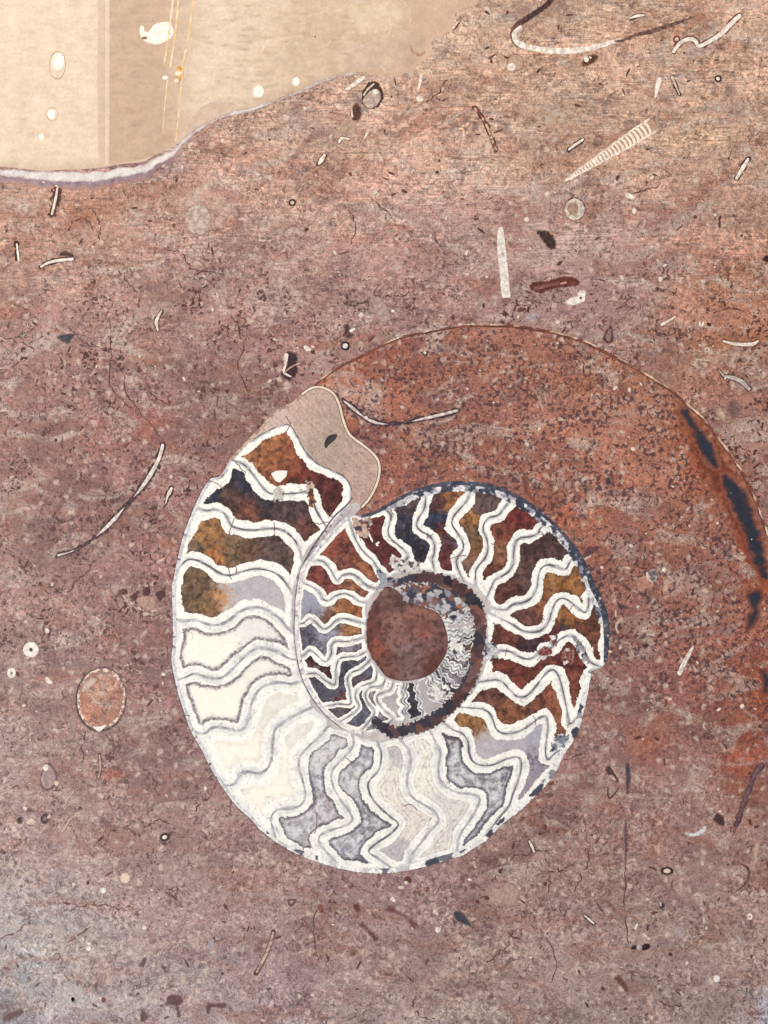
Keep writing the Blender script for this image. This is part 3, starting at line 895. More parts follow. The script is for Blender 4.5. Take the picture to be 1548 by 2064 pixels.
# septa: thin walls between the chambers
for k, s in enumerate(smooth):
    if k == 0:
        P = catmull(SEP[0], 6)
        X, Y = grid(P, 1.5, 8)
        field_mesh("septum", X, Y, seg_dist(X, Y, P, False, np.full(len(P), 3.6)), M_SHELL, AM, 0.00022, lambda x, y, d: np.tile(lin((86, 58, 50)), (len(x), 1)))
        o = field_mesh("septum", X, Y, seg_dist(X, Y, P, False, np.full(len(P), 2.3)), M_SHELL, AM, 0.00026, lambda x, y, d: lin((232, 214, 194)) * (0.85 + .3 * fbm(x, y, 12, 2, 1))[:, None])
        o["label"] = "thin cream wavy last septum"
        continue
    r0 = 2.3 if k in (5, 6, 7, 8, 9) else 1.6 if k < 25 else 1.0
    arc = np.linspace(0, 1, len(s))
    R = r0 * np.clip(1.9 * fbm(arc * 70 + k * 31, arc * 0 + k, 7, 3, 1) - .12, .15, 2)
    R *= np.clip(np.minimum(arc, 1 - arc) * 12, 0.35, 1)
    X, Y = grid(s, 1.2, 4)
    dk = tone(k)
    def sc_(x, y, d, dk=dk):
        n = np.clip((fbm(x, y, 20, 3, 4) - .30) * 3.2 + (.5 if dk > .85 else 0), 0, 1)[:, None] * dk
        return lin((206, 202, 206)) * (1 - n) + lin((84, 76, 84)) * n
    field_mesh("septum", X, Y, seg_dist(X, Y, s, False, R), M_SHELL, AM, 0.00024, sc_, bw=1.2)

# hairline cracks across the white walls
for f, pts in (('A', [(850,270),(870,310),(885,320),(865,350),(850,380)]), ('A', [(505,960),(480,1000),(460,1060),(455,1100)]), ('A', [(765,1005),(768,1060),(770,1110)]),
               ('A', [(450,1310),(455,1360),(470,1400)]), ('A', [(500,1320),(505,1370)]), ('A', [(320,720),(370,740),(420,790),(440,850)]), ('A', [(470,570),(500,590),(540,640),(570,660)]),
               ('A', [(1130,940),(1170,970)]), ('A', [(780,780),(800,830),(770,860)]), ('D', [(870,360),(890,410),(880,430)]), ('D', [(820,430),(815,460)]), ('D', [(1040,1035),(1010,1100)]),
               ('E', [(1190,1035),(1160,1070),(1150,1085)]), ('E', [(660,1380),(655,1440)]), ('E', [(895,1390),(920,1440),(900,1470)]), ('E', [(230,680),(290,660),(350,660)]), ('E', [(50,470),(40,530)]),
               ('E', [(500,1370),(560,1400),(560,1440),(500,1470)]), ('F', [(970,300),(1030,370),(1060,400)]), ('F', [(1400,640),(1460,600)]), ('F', [(170,500),(280,490),(390,470)]),
               ('B', [(130,1000),(180,1010)]), ('C', [(790,470),(750,440)]), ('C', [(1150,770),(1200,765),(1240,800)]), ('E', [(540,560),(570,575)]), ('C', [(540,820),(545,900),(530,960)]), ('C', [(450,1060),(455,1100)])):
    P = catmull(T(f, pts), 4)
    P = P + np.stack([fbm(P[:, 0], P[:, 1], 6, 2, 1) - .5, fbm(P[:, 0], P[:, 1], 6, 2, 2) - .5], 1) * 5
    X, Y = grid(P, 0.9, 3)
    field_mesh("crack", X, Y, seg_dist(X, Y, P, False, np.full(len(P), 0.75)), M_SHELL, AM, 0.00027, lambda x, y, d: np.tile(lin((112, 84, 76)), (len(x), 1)), bw=.7)

# outer shell wall, in lengths that look different
def wall(name, P, R, colf, z=0.00026, st=1.6, label=None, jag=0.0):
    P = catmull(P, 4); R = np.interp(np.linspace(0, 1, len(P)), np.linspace(0, 1, len(R)), R)
    X, Y = grid(P, st, max(R) + 3)
    F = seg_dist(X, Y, P, False, R)
    if jag:
        F = F + (fbm(X, Y, 6, 2, 2) - .5) * jag
    o = field_mesh(name, X, Y, F, M_SHELL, AM, z, colf)
    if label and o:
        o["label"] = label
    return o

def mott(c0, c1, sc1=9.0, thr=.5, k=1, c2=None, thr2=.62):
    def f(x, y, d):
        n = np.clip((fbm(x, y, sc1, 3, k) - thr) * 8 + .5, 0, 1)[:, None]
        c = lin(c0) * (1 - n) + lin(c1) * n
        if c2 is not None:
            m = np.clip((fbm(x, y, sc1 * .8, 3, k + 3) - thr2) * 9, 0, 1)[:, None]
            c = c * (1 - m) + lin(c2) * m
        return c
    return f

def cells(pal, scale=11.0, k=1, crack=(58, 52, 60), cw=0.10, ca=0.8, var=.3):
    """broken crystals: every angular cell takes one colour of the palette, dark cracks between"""
    P_ = np.array([lin(c) for c in pal])
    def f(x, y, d):
        i, e = worley(x, y, scale, k)
        j = np.minimum((i * len(P_)).astype(int), len(P_) - 1)
        c = P_[j] * (1 - var / 2 + var * ((i * 97.3) % 1))[:, None] * (0.8 + .4 * fbm(x, y, 6, 3, k))[:, None]
        i2, e2 = worley(x, y, scale * .45, k + 2)
        c = c * (0.88 + .24 * i2)[:, None]
        m = (np.clip(1 - e / cw, 0, 1) * ca)[:, None]
        return c * (1 - m) + lin(crack) * m
    return f

wall("shell_wall", WO[5:27], [2.0, 3.0, 3.5, 3.0, 3.5, 3.0], mott((226, 223, 222), (196, 192, 198), 14, .5, 1, (88, 84, 96), .66), label="pale grey shell wall along the left flank", jag=1.0)
wall("shell_wall", WO[0:6], [2.0, 2.2, 3.0], mott((206, 182, 160), (160, 132, 118), 12, .5, 2), label="thin buff shell wall beside the last chamber", jag=1.0)
wall("shell_wall", WO[26:38], [3, 4, 6, 5, 5, 6, 4], cells([(236,232,228),(206,202,202),(110,108,118),(66,70,84),(230,226,222),(240,236,230)], 20, 3, (96,92,100), .05, .5, .15), label="grey and navy shell wall along the bottom", jag=3.0)
wall("shell_wall", WO[37:50], [4, 5, 6, 6, 5], cells([(240,237,232),(226,222,220),(150,146,152),(70,72,86),(236,232,228),(238,234,230)], 19, 5, (96,92,100), .05, .5, .15), label="white and navy shell wall at lower right", jag=4.0)
inner_band = np.array([(p[0] + (900 - p[0]) * .022, p[1] + (1290 - p[1]) * .022) for p in WO[53:69]])
wall("shell_wall", inner_band, [9, 9, 8, 9, 9, 9, 7], cells([(232,228,224),(206,202,204),(150,146,156),(70,72,88),(224,220,218),(60,62,78)], 10, 6, (54,56,70), .14, .7), label="mottled white and navy inner shell layer on the right flank", jag=7.0, z=0.00025)
wall("shell_wall", WO[51:71], [3.5, 7, 6, 4, 4, 4.5, 5, 4, 4, 3], mott((58, 62, 78), (84, 84, 96), 14, .5, 4, (196, 190, 190), .68), label="dark navy shell wall along the right and top", jag=2.5)
wall("shell_wall", WO[72:88], [3, 4.5, 5, 4, 4, 3.5, 4], mott((240, 236, 230), (206, 200, 202), 12, .5, 0, (120, 110, 124), .68), label="white outer wall of the inner turn", jag=1.0)
wall("seam_line", np.array([(p[0] - 5, p[1] + 1) for p in WO[74:88]]), [1.3, 1.6, 1.2, 1.5, 1.0], mott((150, 138, 146), (96, 86, 98), 14, .5, 0))
wall("seam_line", T('F', [(620,220),(560,300),(430,420),(330,560),(220,720),(130,880),(90,1000)]), [1.2, 1.6, 1.5, 2.4, 2.0], mott((120, 104, 112), (80, 72, 88), 9, .5, 2))
wall("seam_wedge", T('F', [(590,330),(480,450),(370,560),(260,690),(150,850),(70,1030),(50,1250)]), [5, 5, 4.5, 4, 4, 5, 4], mott((200, 188, 188), (176, 162, 168), 10, .5, 1, (70, 68, 82), .62), z=0.00023, jag=2)

# dark band round the innermost turn
band = np.vstack([T('H', [(130,1660),(230,1740),(350,1790),(480,1745),(620,1715),(760,1640),(900,1530),(1010,1420),(1100,1280),(1160,1140),(1190,980),(1225,800),(1225,640),(1200,520),(1130,400),(1010,300),(880,230),(740,180),(600,170),(470,190),(340,250)])])
o = wall("umbilical_band", band, [7,11,12,10,14,13,12,12,13,13,13,12,12,13,15,14,12,11,10,8,5],
         cells([(56,50,60),(84,60,62),(98,66,62),(116,80,72),(66,60,72),(104,78,78),(60,56,66)], 22, 5, (42,38,46), .08, .5, .6), z=0.00030, jag=15.0, label="dark brown and navy band round the innermost turn")
# messy top of the innermost turn
rub = T('H', [(400,300),(480,250),(620,250),(760,240),(900,290),(1000,360),(1060,470),(1030,540),(950,520),(870,600),(800,520),(720,500),(640,480),(540,460),(450,420),(400,380)])
rub = catmull(rub, 3, True)
X, Y = grid(rub, 1.5, 4)
o = field_mesh("rubble_filling", X, Y, sdf(X, Y, rub) + (fbm(X, Y, 9, 3, 1) - .5) * 22, M_SHELL, AM, 0.00034,
           cells([(70,70,86),(128,88,78),(190,184,184),(96,92,104),(150,104,88),(64,62,76),(160,156,162)], 11, 2, (46,42,50), .14, .7))
o["label"] = "grey and brown broken filling above the core"
# core
core = catmull(T('H', [(200,320),(110,450),(60,580),(45,750),(60,900),(110,1020),(180,1120),(260,1210),(420,1250),(600,1225),(740,1160),(850,1010),(890,880),(870,720),(810,570),(720,510),(600,470),(500,420),(420,360),(340,300),(260,270)]), 4, True)
X, Y = grid(core, 2, 4)
core_pts = [C_('H',120,700,20,(112,58,52)),C_('H',150,930,14,(146,68,44)),C_('H',400,700,30,(138,88,76)),C_('H',600,620,26,(140,84,66)),C_('H',680,720,12,(150,70,42)),C_('H',500,1050,30,(126,92,90)),C_('H',780,800,26,(132,84,80)),C_('H',700,1100,24,(112,58,50)),C_('H',300,1080,22,(124,72,58)),C_('H',820,1000,14,(104,56,52)),C_('H',130,500,16,(112,64,60)),C_('H',380,420,20,(104,72,68)),C_('H',260,380,14,(124,82,72))]
def core_col(x, y, d):
    c = gmix(x, y, core_pts) * 1.12
    lm = c.mean(1, keepdims=True); c = lm + (c - lm) * .72
    fi, fe = worley(x, y, 13, 6); c = c * (0.72 + .5 * fi)[:, None]
    s = np.clip((fbm(x, y, 12, 4, 2) - .55) * 8, 0, 1) * .7
    c = c * (1 - s)[:, None] + lin((78, 46, 44)) * s[:, None]
    e = np.clip(1 - d / 4, 0, 1) * .55
    return c * (1 - e)[:, None] + lin((74, 44, 42)) * e[:, None]
o = field_mesh("core", X, Y, sdf(X, Y, core), M_FILL, AM, 0.00033, core_col)
o["label"] = "round brown sediment core at the centre of the coil"
wall("core_rim", T('H', [(330,180),(200,320),(110,450),(60,580),(45,750),(55,900),(110,1020),(180,1120)]), [0.8, 1.2, 1.2, 0.9, 1.0, 0.7], mott((186, 152, 142), (96, 66, 66), 10, .5, 3), z=0.00036)
# crystals loose in the two broken chambers
for f, pts in (('A', [(745,670),(780,650),(820,648),(858,650),(850,690),(830,710),(800,733),(770,715)]),
               ('F', [(785,600),(800,596),(835,660),(835,690),(815,670)]), ('F', [(860,700),(895,675),(905,690),(885,710),(900,725),(870,725)]),
               ('F', [(700,640),(725,660),(755,700),(745,720),(715,690)])):
    P = T(f, pts)
    X, Y = grid(P, 1.2, 3)
    field_mesh("crystal", X, Y, sdf(X, Y, P) + (fbm(X, Y, 4, 2, 1) - .5) * 2, M_CALC, AM, 0.00032, lambda x, y, d: np.tile(lin((246, 240, 230)), (len(x), 1)))
# crushed places where the walls are broken
for f, pts, c0, c1, c2, lab in (
    ('A', [(770,770),(800,760),(830,790),(825,850),(790,870),(755,850)], (206,198,190), (112,84,74), (60,54,62), "crushed knot in the second chamber wall"),
    ('A', [(985,735),(1030,725),(1040,790),(1050,850),(1040,900),(1010,890),(1000,820)], (196,176,158), (136,84,62), (84,58,54), "brown crushed gap in the second chamber wall"),
    ('E', [(930,1380),(980,1370),(1020,1400),(1000,1440),(950,1470),(920,1440)], (120,48,48), (84,46,50), (214,206,200), "dark red crushed spot in the right flank"),
    ('E', [(1000,1290),(1050,1270),(1060,1330),(1040,1370),(1000,1340)], (112,50,50), (74,46,54), (220,212,206), "small dark red crushed spot in the right flank"),
    ('E', [(1100,1390),(1160,1380),(1190,1430),(1180,1500),(1120,1510),(1090,1450)], (120,60,50), (82,50,48), (214,206,200), "crushed brown area at the right tip"),
    ('E', [(500,1350),(560,1330),(600,1390),(590,1450),(520,1470),(490,1420)], (206,202,202), (140,134,142), (70,66,78), "crushed grey knot beside the dark band"),
    ('F', [(620,440),(700,450),(800,430),(830,500),(790,560),(780,640),(700,620),(640,560)], (196,166,150), (120,66,62), (74,62,70), "crushed rubble where the turns meet"),
    ('F', [(1030,820),(1120,860),(1250,880),(1330,900),(1300,990),(1180,1000),(1060,980),(1010,900)], (214,208,204), (90,88,104), (128,80,66), "crushed rubble above the dark band"),
    ('F', [(880,980),(960,1010),(1060,1060),(1080,1110),(980,1150),(880,1170),(900,1080)], (150,152,164), (66,70,88), (206,204,204), "blue-grey rubble by the core"),
    ('D', [(1020,560),(1090,500),(1150,520),(1130,580),(1060,620),(1010,640)], (112,116,130), (66,66,80), (206,204,206), "grey crushed corner at the lower right flank"),
    ('H', [(880,500),(1000,480),(1060,560),(1020,640),(930,620)], (206,202,202), (96,92,104), (56,54,66), "dark crushed spot at the upper right of the innermost turn"),
    ('H', [(900,820),(990,800),(1060,860),(1040,960),(960,980),(900,920)], (236,232,226), (176,172,174), (70,66,76), "white crushed spot right of the core"),
    ('H', [(700,1330),(820,1270),(900,1330),(860,1430),(740,1470),(680,1420)], (230,226,220), (168,162,164), (66,62,72), "white crushed spot below the core"),
    ('E', [(1180,1300),(1240,1330),(1290,1430),(1310,1490),(1260,1480),(1210,1400)], (140,132,140), (70,64,78), (222,218,214), "grey crushed wall near the right tip")):
    P = catmull(T(f, pts), 3, True)
    X, Y = grid(P, 1.3, 8)
    o = field_mesh("crushed_patch", X, Y, sdf(X, Y, P) + (fbm(X, Y, 7, 3, 1) - .5) * 12, M_SHELL, AM, 0.00031, cells([c0, c0, c1, c0, c2, c0, c0], 7.5, 3, c2, .16, .55))
    if o:
        o["label"] = lab
# dark outline of the coil, doubling as a painted shadow along its outside
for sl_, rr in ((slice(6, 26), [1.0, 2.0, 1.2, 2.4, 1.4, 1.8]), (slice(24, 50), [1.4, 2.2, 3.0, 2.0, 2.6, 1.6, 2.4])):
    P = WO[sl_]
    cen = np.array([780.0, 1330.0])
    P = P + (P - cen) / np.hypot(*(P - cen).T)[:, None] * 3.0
    wall("shadow_outline", P, rr, mott((72, 56, 60), (104, 72, 70), 12, .5, 2, (54, 56, 70), .6), z=0.00012, jag=3.5)
# thin shell line of the living chamber
arc = np.vstack([T('5', [(300,880),(340,850),(430,770),(540,700),(680,630),(830,555),(920,525),(1040,500),(1180,475),(1280,460),(1400,460)]),
    T('6', [(0,455),(80,462),(170,475),(300,500),(420,535),(500,565),(600,620),(720,680),(820,740),(900,790),(980,840),(1060,915),(1150,990),(1240,1100),(1320,1210),(1400,1330),(1450,1430),(1490,1525)]),
    T('8', [(1490,120),(1540,260)]), np.array([(1580,1180)])])
def arc_col(x, y, d):
    n = np.clip((fbm(x, y, 34, 2, 2) - .44) * 5, 0, 1)[:, None]
    return lin((120, 72, 60)) * (1 - n) + lin((226, 196, 172)) * n
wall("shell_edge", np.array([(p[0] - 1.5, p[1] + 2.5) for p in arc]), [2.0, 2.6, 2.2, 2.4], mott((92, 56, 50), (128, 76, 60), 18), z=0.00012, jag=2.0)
wall("shell_edge", arc, [0.9, 1.3, 1.0, 1.8, 1.5, 2.0, 1.8, 2.0], arc_col, z=0.00016, jag=2.6, label="thin pale shell line bounding the red living chamber")
# navy stains in the living chamber
def rust_col(x, y, d):
    n = fbm(x, y, 16, 4, 2)[:, None]
    r = lin((140, 74, 52)) * n + lin((90, 50, 46)) * (1 - n)
    k = np.clip(d / 14 + (fbm(x, y, 12, 3, 4) - .5) * 1.2, 0, 1)[:, None]
    return chamber_col(x, y) * (1 - k) + r * k
def stain(f, pts, colf, z, jag=7.0, label=None, name="iron_stain", st=2.0):
    P = catmull(T(f, pts), 3, True)
    X, Y = grid(P, st, 8)
    o = field_mesh(name, X, Y, sdf(X, Y, P) + (3.0 if jag > 3 else 0) + (fbm(X, Y, 15, 4, 1) - .5) * jag * 2.2, M_FILL, AM, z, colf)
    if label and o:
        o["label"] = label
    return o
stain('6', [(1005,900),(1060,925),(1130,985),(1215,1090),(1290,1195),(1370,1320),(1430,1430),(1470,1525),(1505,1640),(1535,1760),(1548,1900),(1548,2010),(1500,1960),(1440,1870),(1400,1800),(1340,1700),(1290,1560),(1230,1440),(1140,1330),(1090,1230),(1060,1120),(1010,1000)],
      rust_col, 0.00009, 16.0, "rust red margin of the dark stain")
def navy(x, y, d):
    n = np.clip(d / 13 + (fbm(x, y, 14, 4, 3) - .42) * 1.9, 0, 1)[:, None]
    r = lin((112, 56, 44)) * fbm(x, y, 12, 3, 5)[:, None] + lin((78, 46, 46)) * (1 - fbm(x, y, 12, 3, 5))[:, None]
    m = np.clip(d / 9, 0, 1)[:, None]
    return (chamber_col(x, y) * .5 + rust_col(x, y, d * 0 + 12) * .5) * (1 - m) + (r * (1 - n) + lin((50, 52, 62)) * n) * m
stain('6', [(1020,930),(1075,950),(1110,1010),(1165,1080),(1215,1150),(1245,1220),(1262,1290),(1235,1310),(1190,1270),(1150,1215),(1115,1150),(1090,1075),(1050,1015)], navy, 0.00013, 6.0, "dark navy stain at the upper end of the rust margin")
stain('6', [(1265,1350),(1330,1345),(1375,1400),(1420,1450),(1455,1540),(1490,1650),(1520,1760),(1540,1860),(1548,1960),(1500,1930),(1455,1850),(1420,1740),(1390,1650),(1345,1560),(1300,1460)], navy, 0.00013, 7.0, "long dark navy stain down to the frame edge")
stain('8', [(1385,720),(1430,700),(1490,690),(1515,740),(1490,800),(1480,880),(1460,940),(1420,980),(1390,1000),(1390,930),(1400,880),(1430,850),(1400,790)], navy, 0.00013, 4.0, "small dark navy hook-shaped stain")
stain('8', [(1480,1300),(1530,1290),(1560,1340),(1555,1450),(1530,1475),(1500,1440),(1510,1370)], navy, 0.00013, 4.0)
stain('E', [(775,50),(805,35),(830,70),(840,140),(870,200),(920,235),(930,260),(880,255),(830,200),(790,160)], navy, 0.00013, 2.0, "navy comma-shaped stain above the coil", st=1.5)
stain('A', [(1115,480),(1120,440),(1150,405),(1200,400),(1185,440),(1150,465),(1125,495)], mott((54, 52, 58), (72, 64, 64), 8), 0.00028, 1.5, "black leaf-shaped fleck in the last chamber", "dark_fleck", 1.2)

# ------------------------------------------------------------------ cream vein at the top left
VB = np.vstack([np.array([(-260, 330)]), T('1', [(0,1000),(130,1012),(260,1025),(380,1018),(500,1015),(620,1003),(720,985),(860,970),(930,930),(1040,880),(1100,830),(1180,770),(1290,710),(1400,670)]),
     T('2', [(0,650),(150,590),(280,540),(420,480),(560,440),(680,432),(790,462),(900,450),(1000,390),(1060,310),(1120,230),(1180,150),(1260,70)]), np.array([(990, -40), (1060, -160), (1080,-300), (500,-420), (-260, -380)])])
vein = empty("cream_vein", 380, 60)
tag(vein, "pale cream polished limestone vein with grey rim, upper left corner", "stone")
VN = node(vein)
def vein_col(x, y, d):
    c = np.tile(lin((230, 206, 180)), (len(x), 1))
    n = fbm(x / 5.0, y, 9, 4, 2)
    def mixin(c, k, col_):
        k = np.clip(k, 0, 1)[:, None]
        return c * (1 - k) + lin(col_) * k
    c = mixin(c, (x - 410) / 220, (216, 188, 160))
    c = mixin(c, np.exp(-((x - 860) / 130) ** 2 - ((y - 60) / 120) ** 2) * .5, (196, 158, 124))
    c = mixin(c, np.exp(-((x - 790) / 50) ** 2 - ((y - 35) / 40) ** 2) * .7, (230, 208, 180))
    c = mixin(c, np.exp(-((x - 640) / 60) ** 2 - ((y - 100) / 70) ** 2) * .5, (194, 160, 128))
    c = mixin(c, (fbm(x / 2.6, y, 20, 4, 4) - .56) * 1.6, (206, 176, 148))
    c = mixin(c, (fbm(x / 1.5, y, 12, 4, 6) - .60) * 2.0, (242, 224, 202))
    c = mixin(c, (fbm(x, y, 80, 3, 5) - .5) * 1.4, (236, 216, 194))
    c = mixin(c, (fbm(x / 6.0, y, 7, 3, 7) - .56) * 3.0 * np.clip((x - 380) / 60, 0, 1), (196, 164, 134))
    c = c * (0.90 + .20 * n)[:, None]
    k = np.clip((x - 740 + (y - 60) * .6) / 180, 0, 1) * 1.3 * np.clip(fbm(x, y, 30, 4, 3) * 1.6, 0, 1)
    c = mixin(c, k, (196, 160, 132))
    k = (np.clip(1 - d / 90, 0, 1) * np.clip((x - 700) / 120, 0, 1))[:, None]
    c = c * (1 - k) + stone_col(x, y) * 1.04 * k
    k = np.clip(1 - d / 26, 0, 1) * .45 * np.clip((760 - x) / 120, 0, 1)
    return mixin(c, k, (190, 158, 132))
VBs = catmull(VB, 3, True)
X, Y = grid(VBs, 4, 6)
field_mesh("cream_field", X, Y, sdf(X, Y, VBs) + (fbm(X, Y, 46, 5, 2) - .5) * 60 * np.clip((X - 770) / 120, 0, 1), M_TAN, VN, 0.00006, vein_col)
def vpart(name, P, colf, z, label=None, mat=None, st=3, jag=0.0, closed_smooth=True):
    P = catmull(P, 3, True) if closed_smooth else np.asarray(P, float)
    X, Y = grid(P, st, 6)
    F = sdf(X, Y, P)
    if jag:
        F = F + (fbm(X, Y, 12, 3, 2) - .5) * jag
    o = field_mesh(name, X, Y, F, mat or M_TAN, VN, z, colf)
    if label and o:
        o["label"] = label
    return o
def vrib(name, P, R, colf, z, label=None, mat=None, st=1.5, jag=0.0):
    P = catmull(P, 4); R = np.interp(np.linspace(0, 1, len(P)), np.linspace(0, 1, len(R)), R)
    X, Y = grid(P, st, max(R) + 3)
    F = seg_dist(X, Y, P, False, R)
    if jag:
        F = F + (fbm(X, Y, 26, 4, 2) - .5) * jag
    o = field_mesh(name, X, Y, F, mat or M_SHELL, VN, z, colf)
    if label and o:
        o["label"] = label
    return o
def reflection_col(x, y, d):  # vertical reflection on the polished vein, put into its colour
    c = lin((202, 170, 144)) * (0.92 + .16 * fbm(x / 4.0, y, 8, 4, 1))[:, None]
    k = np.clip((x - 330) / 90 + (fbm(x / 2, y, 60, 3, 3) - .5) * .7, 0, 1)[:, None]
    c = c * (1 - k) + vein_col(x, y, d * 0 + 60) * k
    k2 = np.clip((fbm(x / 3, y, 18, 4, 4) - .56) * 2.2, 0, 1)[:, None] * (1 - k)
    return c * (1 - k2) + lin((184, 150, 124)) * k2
vpart("reflection_band", [(221,-200),(330,-200),(425,-200),(428,20),(432,110),(428,150),(420,200),(398,222),(372,262),(352,292),(318,310),(286,322),(240,329),(219,333),(220,200)], reflection_col, 0.00009, "tan vertical reflection painted over the cream stone", closed_smooth=False)
vpart("reflection_band", [(200,-200),(213,-200),(212,334),(198,338),(196,150)], lambda x, y, d: lin((214, 186, 160)) * (0.94 + .12 * fbm(x, y, 14, 3, 1))[:, None], 0.00009, "narrow darker reflection stripe left of the tan one", closed_smooth=False)
vpart("reflection_stripe", [(213.5,-200),(219.5,-200),(218,332),(212.6,333)], lambda x, y, d: lin((226, 202, 178)) * (0.94 + .12 * fbm(x, y, 14, 3, 1))[:, None], 0.00010, closed_smooth=False)  # pale edge of the painted reflection
rimP = np.vstack([T('1', [(-60,1035),(0,1035),(130,1045),(260,1058),(380,1060),(500,1065),(620,1055),(720,1035),(860,1015),(930,975),(1040,915),(1100,850),(1180,785),(1290,722),(1400,680)]), T('2', [(0,655),(150,600),(280,548),(420,488),(560,448),(680,438)])])
def rim_white(x, y, d):
    n = np.clip(fbm(x, y, 22, 4, 2) * 1.3 - .1, 0, 1)[:, None]
    c = lin((238, 230, 222)) * n + lin((206, 194, 192)) * (1 - n)
    k = np.clip(d / 4 + (fbm(x, y, 9, 3, 4) - .5), 0, 1)[:, None]
    return lin((184, 160, 158)) * (1 - k) + c * k
def rim_low(x, y, d):
    n = fbm(x, y, 12, 3, 5)[:, None]
    c = lin((176, 156, 164)) * n + lin((118, 88, 98)) * (1 - n)
    k = np.clip(d / 9 + (fbm(x, y, 10, 3, 3) - .5) * 1.4, 0, 1)[:, None]
    return stone_col(x, y) * (1 - k) + c * k
def rim_col(x, y, d):
    n = fbm(x, y, 14, 3, 2)[:, None]
    c = lin((222, 214, 212)) * n + lin((178, 164, 172)) * (1 - n)
    k = np.clip(1 - d / 5, 0, 1)[:, None] * .5
    return c * (1 - k) + lin((150, 126, 138)) * k
vrib("grey_rim", rimP, [6, 7, 8, 9, 10, 10, 9, 9, 8, 7, 6, 5, 4, 3, 3, 3, 2.6, 2.6, 2.6, 2, 1], rim_white, 0.00016, "lilac grey crystalline rim below the cream stone", jag=7.0)
vrib("purple_rim", rimP[:14] + np.array([[0, 9.0]]), [10, 11, 12, 13, 16, 16, 15, 14, 13, 10, 7, 5, 3, 2], rim_low, 0.00012, "purplish stained margin under the white rim", jag=12.0)
gold = mott((236, 196, 140), (244, 220, 180), 20)  # reflected streaks on the vein, painted as golden lines
vrib("golden_reflection", T('1', [(1045,-60),(1020,150),(1000,300),(985,385)]), [2.0, 1.8, 1.6], gold, 0.00013)
vrib("golden_reflection", T('1', [(1075,-60),(1060,120),(1045,250),(1022,400)]), [2.0, 1.8, 1.6], gold, 0.00013)
vrib("golden_reflection", T('1', [(1160,-60),(1145,120),(1125,250),(1100,380),(1080,600),(1055,850)]), [1.2, 1.6, 1.4, 1.4, 1.2, 1.0], gold, 0.00013)
vrib("golden_reflection", T('1', [(1005,480),(990,620),(975,800)]), [0.9, 1.0, 0.7], gold, 0.00013)
pink = mott((216, 188, 166), (208, 178, 156), 24)
vpart("pink_lobe", T('1', [(1110,800),(1130,730),(1185,660),(1260,615),(1340,600),(1400,620),(1440,655),(1330,695),(1220,745)]), pink, 0.00010, "rounded pinkish lobe at the vein edge", st=2)
for pts_, c_a, c_b in (([(150,330),(230,240),(340,200),(440,250),(470,340),(400,430),(280,470),(180,430)], (214,188,160), (208,180,152)),
                       ([(560,60),(640,10),(760,0),(880,30),(900,120),(820,190),(700,210),(600,160)], (228,204,174), (220,194,162)),
                       ([(300,120),(420,70),(520,110),(540,200),(450,250),(340,220)], (208,178,148), (214,186,158)),
                       ([(880,220),(960,180),(1040,230),(1020,330),(940,400),(880,380),(860,300)], (206,176,152), (198,166,142))):
    vpart("stone_lobe", T('2', pts_), (lambda a, b: lambda x, y, d: (lambda k: vein_col(x, y, d * 0 + 60) * (1 - k) + mott(a, b, 20)(x, y, d) * k)(np.clip(d / 10, 0, .8)[:, None]))(c_a, c_b), 0.00009, st=3, jag=8.0)
vpart("pink_lobe", T('2', [(525,430),(530,370),(580,310),(660,265),(760,245),(800,260),(860,300),(900,330),(870,400),(800,440),(760,400),(680,400),(600,425)]), mott((214, 186, 160), (206, 176, 154), 24), 0.00010, "large pinkish lobe near the vein's right end", st=2)

# ------------------------------------------------------------------ the small fossils in the slab
def mk_shape(kind, f, data, st):
    """returns grid and field for a shape: poly, rib(pts, radii), ring/oval(x, y, rx, ry, rot)"""
    if kind == 'poly':
        P = catmull(T(f, data), 3, True)
        X, Y = grid(P, st, 10)
        return X, Y, sdf(X, Y, P)
    if kind == 'rib':
        pts, R = data
        P = catmull(T(f, pts), 5)
        R = np.interp(np.linspace(0, 1, len(P)), np.linspace(0, 1, len(R)), R)
        X, Y = grid(P, st, max(R) + 10)
        return X, Y, seg_dist(X, Y, P, False, R)
    x, y, rx, ry, rot = data
    p = T(f, [(x, y)])[0]
    c, s = math.cos(rot), math.sin(rot)
    X, Y = grid(np.array([(p[0] - max(rx, ry), p[1] - max(rx, ry)), (p[0] + max(rx, ry), p[1] + max(rx, ry))]), st, 8)
    u = (X - p[0]) * c + (Y - p[1]) * s; v = -(X - p[0]) * s + (Y - p[1]) * c
    q = np.sqrt((u / rx) ** 2 + (v / ry) ** 2)
    return X, Y, (1 - q) * min(rx, ry)

